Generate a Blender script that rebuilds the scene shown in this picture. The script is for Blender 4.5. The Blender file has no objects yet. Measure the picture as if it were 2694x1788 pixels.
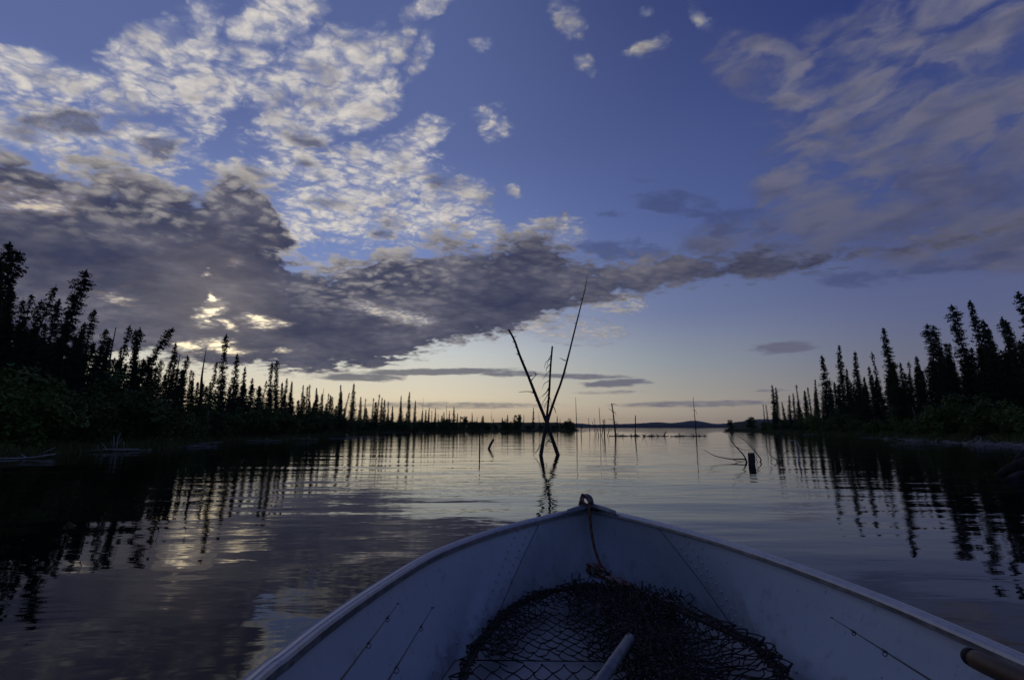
import bpy, bmesh, math, random
from mathutils import Vector, Matrix, Quaternion, noise as mnoise

R = math.radians
scene = bpy.context.scene
col = scene.collection

# ------------------------------------------------------------------ camera
W0, H0, F0 = 2694.0, 1788.0, 1290.0          # photograph size and focal length in its pixels
PITCH = math.atan(230.0 / F0)
CAM = Vector((0.0, 0.0, 1.10))               # seated in the boat, eye 1.1 m above the lake
cd = bpy.data.cameras.new('camera')
cd.sensor_fit = 'HORIZONTAL'; cd.sensor_width = 36.0
cd.lens = 36.0 * F0 / W0
cd.clip_start = 0.05; cd.clip_end = 20000.0
cam = bpy.data.objects.new('camera', cd); col.objects.link(cam)
cam.location = CAM; cam.rotation_euler = (R(90) + PITCH, 0, 0)
scene.camera = cam

def ray(x, y):
    """world direction through a pixel of the photograph (survey of the place)"""
    u, v = x - W0 / 2, y - H0 / 2
    c, s = math.cos(PITCH), math.sin(PITCH)
    return Vector((u, F0 * c + v * s, -v * c + F0 * s))
def on_z(x, y, z=0.0):
    d = ray(x, y); return CAM + d * ((z - CAM.z) / d.z)
def at_y(x, y, Y):
    d = ray(x, y); return CAM + d * ((Y - CAM.y) / d.y)
def azel(x, y):
    d = ray(x, y)
    return (math.degrees(math.atan2(d.x, d.y)), math.degrees(math.atan2(d.z, math.hypot(d.x, d.y))))

# ------------------------------------------------------------------ exposure
scene.render.engine = 'CYCLES'
scene.view_settings.view_transform = 'Standard'
scene.view_settings.look = 'None'
scene.view_settings.exposure = 0.0
scene.view_settings.gamma = 1.0
scene.cycles.max_bounces = 6
scene.cycles.diffuse_bounces = 4
scene.cycles.glossy_bounces = 3
scene.cycles.transparent_max_bounces = 8
scene.cycles.sample_clamp_indirect = 4.0
scene.cycles.use_denoising = True

def lin(r, g, b):
    f = lambda c: (c / 255 / 12.92) if c <= 10 else ((c / 255 + .055) / 1.055) ** 2.4
    return (f(r), f(g), f(b), 1.0)
# ------------------------------------------------------------------ sky
SUN_AZ, SUN_EL = azel(560, 800)

class S:
    """a node socket with arithmetic"""
    def __init__(self, s): self.s = s
    def __add__(a, b): return mth('ADD', a, b)
    __radd__ = __add__
    def __sub__(a, b): return mth('SUBTRACT', a, b)
    def __rsub__(a, b): return mth('SUBTRACT', b, a)
    def __mul__(a, b): return mth('MULTIPLY', a, b)
    __rmul__ = __mul__
    def __truediv__(a, b): return mth('DIVIDE', a, b)
    def __neg__(a): return mth('MULTIPLY', a, -1.0)
NT = None
def put(sock, v):
    if isinstance(v, S): NT.links.new(v.s, sock)
    else: sock.default_value = v
def mth(op, a, b=None, c=None, clamp=False):
    n = NT.nodes.new('ShaderNodeMath'); n.operation = op; n.use_clamp = clamp
    put(n.inputs[0], a)
    if b is not None: put(n.inputs[1], b)
    if c is not None: put(n.inputs[2], c)
    return S(n.outputs[0])
def vec(x, y, z=0.0):
    n = NT.nodes.new('ShaderNodeCombineXYZ')
    put(n.inputs[0], x); put(n.inputs[1], y); put(n.inputs[2], z); return S(n.outputs[0])
def vadd(a, b):
    n = NT.nodes.new('ShaderNodeVectorMath'); n.operation = 'ADD'; put(n.inputs[0], a); put(n.inputs[1], b); return S(n.outputs[0])
def vscale(a, k):
    n = NT.nodes.new('ShaderNodeVectorMath'); n.operation = 'SCALE'; put(n.inputs[0], a); put(n.inputs['Scale'], k); return S(n.outputs[0])
def dot(a, b):
    n = NT.nodes.new('ShaderNodeVectorMath'); n.operation = 'DOT_PRODUCT'; put(n.inputs[0], a); put(n.inputs[1], b); return S(n.outputs['Value'])
def sep(v):
    n = NT.nodes.new('ShaderNodeSeparateXYZ'); put(n.inputs[0], v); return [S(o) for o in n.outputs]
def smooth(x, a, b, lo=0.0, hi=1.0):
    n = NT.nodes.new('ShaderNodeMapRange'); n.interpolation_type = 'SMOOTHSTEP'
    put(n.inputs[0], x)
    for i, v in enumerate((a, b, lo, hi)): put(n.inputs[1 + i], v)
    return S(n.outputs[0])
def linr(x, a, b, lo=0.0, hi=1.0):
    n = NT.nodes.new('ShaderNodeMapRange'); n.clamp = True
    put(n.inputs[0], x)
    for i, v in enumerate((a, b, lo, hi)): put(n.inputs[1 + i], v)
    return S(n.outputs[0])
def fbm(v, scale, detail=5.0, rough=0.55, dist=0.0, colour=False, lac=2.0):
    n = NT.nodes.new('ShaderNodeTexNoise'); n.noise_dimensions = '3D'
    put(n.inputs['Vector'], v); n.inputs['Scale'].default_value = scale
    n.inputs['Detail'].default_value = detail; n.inputs['Roughness'].default_value = rough
    n.inputs['Distortion'].default_value = dist; n.inputs['Lacunarity'].default_value = lac
    return S(n.outputs['Color' if colour else 'Fac'])
def voro(v, scale, smoothness=0.4):
    n = NT.nodes.new('ShaderNodeTexVoronoi'); n.feature = 'SMOOTH_F1'; n.voronoi_dimensions = '2D'
    put(n.inputs['Vector'], v); n.inputs['Scale'].default_value = scale; n.inputs['Smoothness'].default_value = smoothness
    return S(n.outputs['Distance'])
def mapping(v, loc=(0, 0, 0), rot=0.0, sc=(1, 1, 1), kind='POINT'):
    n = NT.nodes.new('ShaderNodeMapping'); n.vector_type = kind
    put(n.inputs['Vector'], v); n.inputs['Location'].default_value = loc
    n.inputs['Rotation'].default_value = (0, 0, rot); n.inputs['Scale'].default_value = sc
    return S(n.outputs[0])
def length(v):
    n = NT.nodes.new('ShaderNodeVectorMath'); n.operation = 'LENGTH'; put(n.inputs[0], v); return S(n.outputs['Value'])
def ramp(x, stops, interp='EASE'):
    n = NT.nodes.new('ShaderNodeValToRGB'); put(n.inputs[0], x)
    cr = n.color_ramp; cr.interpolation = interp
    while len(cr.elements) < len(stops): cr.elements.new(0.5)
    for e, (p, c) in zip(cr.elements, stops): e.position = p; e.color = c
    return S(n.outputs[0])
def curve(x, x0, x1, y0, y1, pts):
    """piecewise smooth function of x through pts"""
    n = NT.nodes.new('ShaderNodeFloatCurve')
    put(n.inputs['Value'], linr(x, x0, x1))
    cv = n.mapping.curves[0]; pts = sorted(pts)
    P = [((a - x0) / (x1 - x0), (b - y0) / (y1 - y0)) for a, b in pts]
    P = [p for p in P if 0 <= p[0] <= 1]
    while len(cv.points) < len(P): cv.points.new(0.5, 0.5)
    for c, p in zip(cv.points, P): c.location = p; c.handle_type = 'AUTO_CLAMPED'
    n.mapping.use_clip = False; n.mapping.extend = 'HORIZONTAL'
    n.mapping.update()
    return S(n.outputs[0]) * (y1 - y0) + y0
def mix(f, a, b, mode='MIX'):
    n = NT.nodes.new('ShaderNodeMix'); n.data_type = 'RGBA'; n.blend_type = mode; n.clamp_factor = True
    put(n.inputs[0], f); put(n.inputs[6], a); put(n.inputs[7], b)
    return S(n.outputs[2])

world = bpy.data.worlds.new('World'); scene.world = world; world.use_nodes = True
NT = world.node_tree; NT.nodes.clear()
tc = NT.nodes.new('ShaderNodeTexCoord')
DIR = S(tc.outputs['Generated'])
dx, dy, dz = sep(DIR)
EL = mth('ARCSINE', mth('MINIMUM', mth('MAXIMUM', dz, -1.0), 1.0)) * (180 / math.pi)
AZ = mth('ARCTAN2', dx, dy) * (180 / math.pi)
SKYP = vec(AZ, EL)                                   # degrees round the horizon, degrees up
zz = mth('MAXIMUM', dz, 0.0) + 0.10
PLANE = vec(dx / zz, dy / zz)                        # the flat cloud layer overhead
Z3 = 2363.0 / 2694.0                                 # survey notes below were taken at 2363 px width
def sp(x, y): return azel(x / Z3, y / Z3)

def blob(x, y, rx, ry, tilt=0.0, soft=0.4, v=None):
    """elliptical patch of sky centred where the notes say; 1 in the middle, 0 at the rim"""
    a, e = sp(x, y)
    ax, ex = sp(x + 1, y); ay, ey = sp(x, y + 1)
    k = math.hypot(ax - a, ex - e); k2 = math.hypot(ay - a, ey - e)
    c, s_ = math.cos(R(-tilt)), math.sin(R(-tilt)); rx *= k; ry *= k2
    p = vadd(v or SKYW, (-a, -e, 0))
    u, w = dot(p, (c / rx, s_ / rx, 0)), dot(p, (-s_ / ry, c / ry, 0))
    return smooth(mth('SQRT', mth('MULTIPLY_ADD', u, u, w * w)), 1.0, soft)

class Patch:
    """a blob described now and built when total() reaches it"""
    def __init__(self, *a, **k):
        self.a, self.k, self.w = a, k, 1.0
        if a[2] < 100 and 'v' not in k: k.setdefault('soft', 0.0)
    def __mul__(self, w): self.w = w; return self
def total(items):
    r = None
    for i in items:
        b = blob(*i.a, **i.k)
        if i.w != 1.0: b = b * i.w
        r = b if r is None else mth('MAXIMUM', r, b)
    return r

# warps that fray every cloud edge
nz = fbm(PLANE, 1.1, 3.0, 0.5, colour=True)
wx, wy, _ = sep(nz)
nz2 = fbm(PLANE, 5.0, 5.0, 0.6, colour=True)
w2x, w2y, _ = sep(nz2)
hz = smooth(EL, 2.0, 26.0, 0.22, 1.0)                # everything flattens towards the horizon
SKYS = vadd(SKYP, vec((w2x - 0.5) * 5.0, (w2y - 0.5) * 1.6 * hz))   # a gentler fraying for thin streaks
SKYW = vadd(SKYP, vec((wx - 0.5) * 9.0 + (w2x - 0.5) * 5.0, ((wy - 0.5) * 5.0 + (w2y - 0.5) * 4.0) * hz))

# ---- clear sky: horizon glow on the sun's side, deep blue overhead
nis = NT.nodes.new('ShaderNodeTexSky'); nis.sky_type = 'NISHITA'; nis.sun_disc = False
nis.sun_elevation = R(SUN_EL); nis.sun_rotation = R(SUN_AZ); nis.altitude = 300; nis.dust_density = 1.5
nisc = S(nis.outputs[0])
e01 = linr(EL, 0.0, 50.0)
warm = ramp(e01, [(0.0, lin(214, 184, 144)), (0.07, lin(232, 219, 190)), (0.17, lin(206, 211, 209)), (0.34, lin(122, 142, 194)),
                  (0.62, lin(94, 109, 160)), (1.0, lin(80, 95, 144))], 'LINEAR')
mid = ramp(e01, [(0.0, lin(174, 158, 140)), (0.05, lin(177, 168, 153)), (0.14, lin(148, 156, 164)), (0.25, lin(114, 126, 162)), (0.45, lin(86, 102, 154)),
                 (0.7, lin(70, 83, 134)), (1.0, lin(52, 64, 112))], 'LINEAR')
cool = ramp(e01, [(0.0, lin(120, 112, 112)), (0.08, lin(112, 112, 124)), (0.2, lin(94, 102, 138)), (0.42, lin(70, 84, 136)),
                  (0.75, lin(46, 60, 118)), (1.0, lin(34, 46, 100))], 'LINEAR')
t1 = smooth(AZ, -14.0, 22.0); t2 = smooth(AZ, 12.0, 46.0)
clear = mix(t2, mix(t1, warm, mid), cool)
tone00 = fbm(PLANE, 2.2, 4.0, 0.55)
away = smooth(dy, 0.35, -0.5)                        # the sky behind, away from the afterglow
clear = mix(away, clear, ramp(e01, [(0.0, lin(82, 92, 120)), (0.3, lin(64, 82, 128)), (1.0, lin(38, 54, 104))]))
over = mth('MAXIMUM', away, smooth(EL, 46.0, 62.0)) * smooth(tone00, 0.36, 0.62)
clear = mix(over * 0.28, clear, lin(90, 97, 116))            # the cloud sheet carries on overhead and behind
clear = mix(0.05, clear, vscale(nisc, 0.010))

# ---- how far from the hidden sun
sd = Vector((math.sin(R(SUN_AZ)) * math.cos(R(SUN_EL)), math.cos(R(SUN_AZ)) * math.cos(R(SUN_EL)), math.sin(R(SUN_EL))))
dp = NT.nodes.new('ShaderNodeVectorMath'); dp.operation = 'DOT_PRODUCT'
put(dp.inputs[0], DIR); dp.inputs[1].default_value = sd
ANG = mth('ARCCOSINE', mth('MINIMUM', S(dp.outputs['Value']), 1.0)) * (180 / math.pi)
near_sun = smooth(ANG, 62.0, 4.0)
glow = smooth(ANG, 13.0, 0.0)

# ---- fine structure of the cloud sheet
z2 = mth('MAXIMUM', dz, 0.0) + 0.24
PUFFS = vec(dx / z2, dy / z2)                       # gentler foreshortening: the puffs have depth
PS = mapping(PUFFS, (0, 0, 0), R(-34), (1.25, 1.6, 1.0))    # the sheet is combed by the wind
PW = vadd(PS, vscale(vadd(nz2, (-0.5, -0.5, -0.5)), 0.16))
puff = 1.0 - voro(PW, 14.5, 0.6) * 1.25              # cells of the altocumulus
puff2 = 1.0 - voro(PW, 31.0, 0.5) * 1.25
puff3 = 1.0 - voro(PW, 66.0, 0.5) * 1.25
tex = fbm(PS, 7.0, 6.0, 0.58, 0.35)
tex2 = mth('ABSOLUTE', fbm(PW, 11.0, 4.0, 0.55) - 0.5) * 2.0          # billows
tuft = puff * 0.26 + puff2 * 0.22 + puff3 * 0.10 + tex * 0.90 - tex2 * 0.26 - 0.06       # about 0.3 .. 1.0

sky = clear
# ---- soft streaky sheet on the right
RS = mapping(SKYW, (0, 0, 0), R(-36), (0.105, 0.26, 1))
rs = fbm(RS, 1.9, 4.0, 0.5, 0.35)
RS2 = mapping(SKYP, (7, 3, 0), R(-28), (0.10, 0.30, 1))
rs2 = fbm(RS2, 1.6, 4.0, 0.5)
sheet = total([Patch(2100, 330, 520, 350, 20), Patch(1790, 180, 210, 110, 35), Patch(1760, 560, 260, 90, 10) * 0.7, Patch(2150, 60, 420, 130, 10) * 0.85, Patch(2250, 520, 420, 150, 12), Patch(1900, 480, 260, 120, 25)])
rd = sheet * 0.56 + (rs - 0.5) * 2.8 + (rs2 - 0.5) * 1.4 - 0.02 + smooth(EL, 30.0, 14.0) * 0.14
ra = smooth(rd, -0.34, 0.95) * smooth(sheet, 0.0, 0.5) * 0.80

rcol = ramp(linr(rd + (rs2 - 0.5) * 0.3, 0.0, 0.9), [(0.0, lin(80, 87, 124)), (0.45, lin(110, 111, 131)), (1.0, lin(122, 120, 134))], 'LINEAR')
rcol = mix(smooth(rs2 * 0.6 + tone00 * 0.4, 0.46, 0.62) * 0.7, rcol, lin(84, 87, 112))
rdark = smooth(EL, 34.0, 17.0)
rcol = mix(1.0, rcol, vec(1.0 - rdark * 0.42, 1.0 - rdark * 0.40, 1.0 - rdark * 0.30), 'MULTIPLY')
sky = mix(ra, sky, rcol)

# ---- dark shreds in the middle
dark = total([Patch(1430, 570, 150, 38, 6), Patch(1560, 470, 170, 42, 14) * 0.85, Patch(1380, 490, 80, 18, 8) * 0.6, Patch(1490, 415, 90, 20, 16) * 0.5, Patch(1700, 500, 120, 60, 20) * 0.8,
              Patch(1960, 640, 150, 40, 14) * 0.85, Patch(2200, 600, 230, 34, 4) * 0.8, Patch(2180, 430, 260, 60, 14) * 0.7])
da = smooth(dark * 0.9 + (tex - 0.5) * 2.6 + (rs - 0.5) * 0.8, 0.15, 1.05) * smooth(dark, 0.0, 0.3) * 0.58
sky = mix(da, sky, lin(62, 70, 108))

# ---- bright tufted field high on the sun's side
field = total([
    Patch(120, 200, 215, 62, -22), Patch(30, 150, 110, 45, -20),
    Patch(360, 190, 250, 85, -38), Patch(450, 255, 120, 75, -40),
    Patch(470, 70, 95, 80, -30), Patch(590, 90, 80, 85, -50),
    Patch(740, 190, 230, 120, -32), Patch(860, 160, 150, 60, -45),
    Patch(700, 290, 190, 75, -25), Patch(560, 180, 120, 60, -30),
    Patch(820, 420, 270, 105, -14), Patch(960, 320, 110, 45, -20),
    Patch(900, 520, 300, 75, -6), Patch(1050, 450, 120, 70, -10), Patch(1240, 550, 130, 55, -8), Patch(640, 60, 150, 90, -30), Patch(840, 250, 140, 70, -30), Patch(330, 120, 160, 70, -40) * 0.9, Patch(660, 380, 110, 60, 0) * 0.9, Patch(690, 520, 130, 60, -20), Patch(1010, 540, 230, 55, 0),
    Patch(400, 365, 90, 35, -5), Patch(60, 300, 240, 80, -22), Patch(270, 360, 230, 75, -28), Patch(560, 390, 110, 45, 0),
    Patch(960, 130, 80, 60, -50) * 0.7,
    Patch(1195, 445, 34, 36) * 0.95, Patch(1140, 275, 75, 60, 25) * 0.62, Patch(1355, 165, 45, 35, 30) * 0.7,
    Patch(1310, 45, 75, 62, 30) * 0.75, Patch(1500, 42, 32, 26, 20) * 0.8, Patch(1640, 45, 60, 35, 40) * 0.7,
    Patch(980, 20, 110, 40, -20) * 0.65, Patch(1100, 120, 40, 30) * 0.55, Patch(1500, 110, 90, 30, -10) * 0.5,
    Patch(1390, 690, 120, 50, 8) * 0.8, Patch(1300, 760, 170, 45, 6) * 0.75])
fd = mth('SQRT', field) * 0.90 + (tuft - 0.66) * 2.0 + (rs - 0.5) * 0.5 - 0.40                      # density of the field, 0 at its rim
fa = smooth(fd, -0.28, 0.92) * smooth(field, 0.0, 0.22)

sh = fbm(vadd(PS, (0.05, -0.06, 0.0)), 7.0, 5.0, 0.58, 0.35) - tex          # light catching the cells' near edges
tone0 = fbm(PS, 2.6, 3.0, 0.5)
core = total([Patch(130, 300, 210, 50, -22), Patch(300, 365, 150, 40, -30), Patch(1015, 405, 60, 40, 10), Patch(690, 330, 90, 30, -10), Patch(740, 465, 60, 30), Patch(870, 535, 60, 45), Patch(1080, 560, 140, 40), Patch(560, 390, 60, 40),
              Patch(700, 385, 60, 35), Patch(1230, 560, 100, 40), Patch(720, 200, 130, 50, -30) * 0.45, Patch(420, 240, 60, 40) * 0.5, Patch(720, 245, 90, 25) * 0.6])
fcol = ramp(linr(fd + sh * 0.8, -0.1, 1.0), [(0.0, lin(140, 149, 182)), (0.25, lin(168, 170, 184)), (0.6, lin(208, 203, 196)), (1.0, lin(222, 214, 202))], 'LINEAR')
grey = core * smooth(tone0 + (tex - 0.5) * 0.9 + fd * 0.15, 0.36, 0.62) * 0.9 + smooth(tone0 + (tex - 0.5) * 0.5, 0.47, 0.74) * 0.42 - sh * 1.1
fcol = mix(linr(grey, 0.0, 1.0), fcol, lin(100, 101, 118))
fdim = smooth(AZ, -14.0, 14.0, 1.0, 0.60)
fcol = mix(1.0, fcol, vec(fdim, fdim, fdim * 1.03), 'MULTIPLY')
sky = mix(smooth(field, 0.1, 1.0) * linr(rs, 0.3, 0.7, 0.06, 0.34), sky, lin(150, 156, 182))     # thin veil between the tufts
sky = mix(fa * 0.95, sky, fcol)

# ---- the long dark bank
UP = [(0, 345), (100, 365), (200, 390), (300, 412), (400, 430), (480, 408), (540, 392), (600, 408), (660, 485), (700, 570), (800, 604), (900, 588),
      (1000, 575), (1100, 560), (1200, 552), (1290, 578), (1330, 600), (1420, 600), (1550, 592), (1700, 588), (1850, 580), (2000, 578)]
LO = [(0, 850), (300, 820), (420, 838), (560, 850), (700, 860), (800, 852), (880, 842), (930, 822), (1000, 800), (1100, 782), (1200, 762), (1280, 722),
      (1330, 700), (1400, 680), (1500, 662), (1650, 634), (1850, 606), (2000, 576)]
_, ew = sep(SKYW)[:2]
aw = sep(SKYW)[0]
up = curve(aw, -52, 40, 0, 40, [sp(*p) for p in UP])
lo = curve(aw, -52, 40, 0, 40, [sp(*p) for p in LO])
side = smooth(AZ, -110.0, -70.0)                     # the bank ends off to the left
bd = mth('MINIMUM', (up - ew) * 0.55, (ew - lo) * 1.1) + smooth(AZ, -2.0, 8.0) * 0.22
bdn = bd + (tex - 0.5) * 0.9
lump = 1.0 - voro(vadd(vscale(PUFFS, 1.3), vscale(vadd(nz2, (-0.5, -0.5, -0.5)), 0.30)), 4.2, 0.6) * 1.3
bd = bd + (lump - 0.5) * 1.5 * smooth(AZ, 16.0, -6.0, 0.35, 1.0) + (tex - 0.5) * 1.9 + (puff - 0.5) * 0.9 + (puff2 - 0.5) * 0.5 - tex2 * 0.5 + 0.1
ba = smooth(bd, -0.55, 0.75) * side
holes = total([Patch(490, 712, 48.6, 58.0, 30, soft=0.0), Patch(488, 678, 27.0, 29.0, soft=0.0), Patch(548, 744, 40.5, 23.2, 20, soft=0.0), Patch(625, 738, 81.0, 24.65, 8, soft=0.0),
               Patch(480, 628, 27.0, 14.5, soft=0.0) * 0.8, Patch(485, 795, 89.10000000000001, 17.4, -4, soft=0.0), Patch(520, 806, 81.0, 14.5, soft=0.0), Patch(430, 803, 56.7, 14.5, soft=0.0), Patch(660, 806, 40.5, 14.5, soft=0.0) * 0.8,
               Patch(905, 718, 148.5, 23.2, 8, soft=0.0) * 0.9, Patch(940, 735, 81.0, 29.0, 8, soft=0.0) * 0.75, Patch(100, 480, 162.0, 29.0, -30, soft=0.0) * 0.95, Patch(30, 455, 108.0, 31.9, -25, soft=0.0) * 0.9,
               Patch(260, 680, 81.0, 17.4, 10, soft=0.0) * 0.6, Patch(560, 600, 54.0, 29.0, 5, soft=0.0) * 0.5])
hole = smooth(holes + (tex - 0.5) * 2.4 + (puff2 - 0.5) * 0.5, 0.12, 1.30) * smooth(holes, 0.0, 0.25)
gold = mix(glow, lin(222, 205, 175), lin(255, 240, 205))
gold = mix(smooth(hole, 0.1, 0.8), lin(128, 120, 118), gold)
gold = mix(1.0, gold, vec(1.0 + glow * 1.0, 1.0 + glow * 0.86, 1.0 + glow * 0.62), 'MULTIPLY')
sky = mix(hole * 0.9 * smooth(ANG, 40.0, 12.0), sky, gold)
ba = ba * (1.0 - hole * 0.93)
tone = fbm(mapping(SKYW, (3, 1, 0), R(4), (0.035, 0.11, 1)), 2.2, 4.0, 0.55)
bcol = ramp(linr(tone + sh * 0.45 + (tex - 0.5) * 0.5 + (puff - 0.5) * 0.10 + (lump - 0.5) * 0.12 + (rs2 - 0.5) * 0.35, 0.28, 0.74), [(0.0, lin(52, 55, 80)), (0.42, lin(69, 71, 91)), (0.75, lin(86, 86, 103)), (1.0, lin(106, 104, 116))], 'LINEAR')
rim = smooth(bd * 0.6 + bdn * 0.4, 0.80, -0.10) * linr(tex, 0.35, 0.6, 0.45, 1.0)
rimc = mix(near_sun, lin(108, 110, 132), lin(214, 205, 190))
crest = smooth(up - ew, 7.5, 0.0) * smooth(tuft * 0.6 + puff * 0.25 + tone0 * 0.4 + (rs - 0.5) * 0.4, 0.62, 0.98) * smooth(AZ, 6.0, -16.0, 0.25, 1.0)     # lit cells riding on the top of the bank
bcol = mix(crest * (0.15 + 0.48 * near_sun), bcol, lin(186, 180, 174))
bcol = mix(smooth(holes + (tex - 0.5) * 0.8, -0.05, 0.8) * smooth(ANG, 34.0, 4.0) * 0.55, bcol, lin(172, 152, 130))
bcol = mix(rim * (0.15 + 0.65 * near_sun), bcol, rimc)
bcol = mix(smooth(ANG, 9.0, 0.5) * 0.30, bcol, lin(140, 130, 124))
sky = mix(ba * 0.97, sky, bcol)

# ---- low dark wisps and lens-shaped streaks over the horizon
wisp = total([Patch(830, 871, 150, 13, -1, v=SKYS), Patch(1010, 858, 260, 11, -2, v=SKYS), Patch(1420, 884, 105, 13, -2, v=SKYS), Patch(1330, 868, 170, 9, 2, v=SKYS) * 0.85, Patch(1180, 862, 110, 10, v=SKYS) * 0.9,
              Patch(1810, 802, 110, 20, 0, v=SKYS), Patch(1050, 935, 330, 12, 0, v=SKYS) * 0.62, Patch(1600, 932, 280, 11, 0, v=SKYS) * 0.72, Patch(1400, 905, 120, 6, 0, v=SKYS) * 0.5, Patch(1780, 900, 60, 5, 0, v=SKYS) * 0.55,
              Patch(1900, 925, 200, 8, 0, v=SKYS) * 0.5, Patch(560, 900, 260, 9, v=SKYS) * 0.4])
wa = smooth(wisp + (tex - 0.5) * 1.0 + (tex2 - 0.3) * 0.3, 0.05, 0.95)
wcol = mix(smooth(AZ, -20.0, 30.0), lin(92, 94, 106), lin(98, 98, 118))
sky = mix(wa * 0.85, sky, wcol)
low = smooth(EL, -0.3, -3.0)
sky = mix(low, sky, lin(40, 44, 56))
bg = NT.nodes.new('ShaderNodeBackground'); put(bg.inputs['Color'], sky); bg.inputs['Strength'].default_value = 1.0
wo = NT.nodes.new('ShaderNodeOutputWorld'); NT.links.new(bg.outputs[0], wo.inputs['Surface'])
world.cycles.sampling_method = 'MANUAL'; world.cycles.sample_map_resolution = 1024

# ------------------------------------------------------------------ sun behind the cloud bank
sl = bpy.data.lights.new('sun', 'SUN'); sl.energy = 0.0006; sl.angle = R(5.0); sl.color = (1.0, 0.82, 0.6)
so = bpy.data.objects.new('sun', sl); col.objects.link(so)
so.rotation_euler = Vector(-sd).to_track_quat('-Z', 'Y').to_euler()

# ------------------------------------------------------------------ materials
def new_mat(name, rough=0.8, spec=0.3, metal=0.0):
    global NT
    m = bpy.data.materials.new(name); m.use_nodes = True
    NT = m.node_tree; b = NT.nodes['Principled BSDF']
    b.inputs['Roughness'].default_value = rough; b.inputs['Specular IOR Level'].default_value = spec; b.inputs['Metallic'].default_value = metal
    return m, b
def opos():
    return S(NT.nodes.new('ShaderNodeTexCoord').outputs['Object'])
def orand():
    return S(NT.nodes.new('ShaderNodeObjectInfo').outputs['Random'])
def bump(b, h, strength=0.3, dist=0.01):
    n = NT.nodes.new('ShaderNodeBump'); n.inputs['Strength'].default_value = strength; n.inputs['Distance'].default_value = dist
    put(n.inputs['Height'], h); NT.links.new(n.outputs[0], b.inputs['Normal'])
def simple(name, c1, c2, scale=4.0, rough=0.8, spec=0.3, metal=0.0, stretch=(1, 1, 1), vary=0.0, bmp=0.0, bdist=0.01):
    m, b = new_mat(name, rough, spec, metal)
    p = mapping(opos(), (0, 0, 0), 0, stretch)
    f = fbm(p, scale, 5.0, 0.6)
    c = ramp(f, [(0.3, c1 + (1,)), (0.7, c2 + (1,))], 'LINEAR')
    if vary:
        k = linr(orand(), 0, 1, 1 - vary, 1 + vary); c = mix(1.0, c, vec(k, k, k), 'MULTIPLY')
    put(b.inputs['Base Color'], c)
    if bmp: bump(b, f, bmp, bdist)
    return m
M = {}
M['needle'] = simple('spruce_needles', (0.026, 0.040, 0.016), (0.052, 0.068, 0.028), 1.3, 0.85, 0.15, vary=0.35)
M['needle2'] = simple('spruce_needles_bluish', (0.022, 0.040, 0.024), (0.044, 0.064, 0.036), 1.3, 0.85, 0.15, vary=0.35)
M['leaf'] = simple('willow_leaves', (0.075, 0.120, 0.024), (0.120, 0.180, 0.045), 1.1, 0.7, 0.2, vary=0.3)
M['leaf2'] = simple('alder_leaves', (0.060, 0.092, 0.022), (0.105, 0.140, 0.040), 1.1, 0.75, 0.2, vary=0.3)
M['bark'] = simple('spruce_bark', (0.035, 0.028, 0.022), (0.085, 0.070, 0.056), 9.0, 0.9, 0.2, stretch=(1, 1, 0.25), bmp=0.5, bdist=0.02)
M['paleb'] = simple('pale_bark', (0.10, 0.09, 0.08), (0.24, 0.22, 0.20), 7.0, 0.9, 0.2, stretch=(1, 1, 0.2))
M['dead'] = simple('dead_wood', (0.040, 0.033, 0.028), (0.110, 0.095, 0.082), 8.0, 0.85, 0.2, stretch=(1, 1, 0.15), bmp=0.6, bdist=0.01)
M['drift'] = simple('driftwood_grey', (0.22, 0.205, 0.20), (0.50, 0.47, 0.45), 6.0, 0.85, 0.2, stretch=(0.3, 1, 1), vary=0.45, bmp=0.4)
M['wetwood'] = simple('wet_wood', (0.016, 0.014, 0.011), (0.045, 0.040, 0.032), 7.0, 0.8, 0.15, bmp=0.5)
M['soil'] = simple('forest_floor', (0.020, 0.020, 0.012), (0.050, 0.050, 0.026), 0.6, 0.95, 0.1, bmp=0.6, bdist=0.15)
M['grass'] = simple('shore_grass', (0.085, 0.100, 0.026), (0.160, 0.165, 0.055), 0.5, 0.8, 0.2)
M['hill'] = simple('distant_forest', (0.020, 0.030, 0.024), (0.036, 0.046, 0.036), 0.01, 0.95, 0.1)

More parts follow.
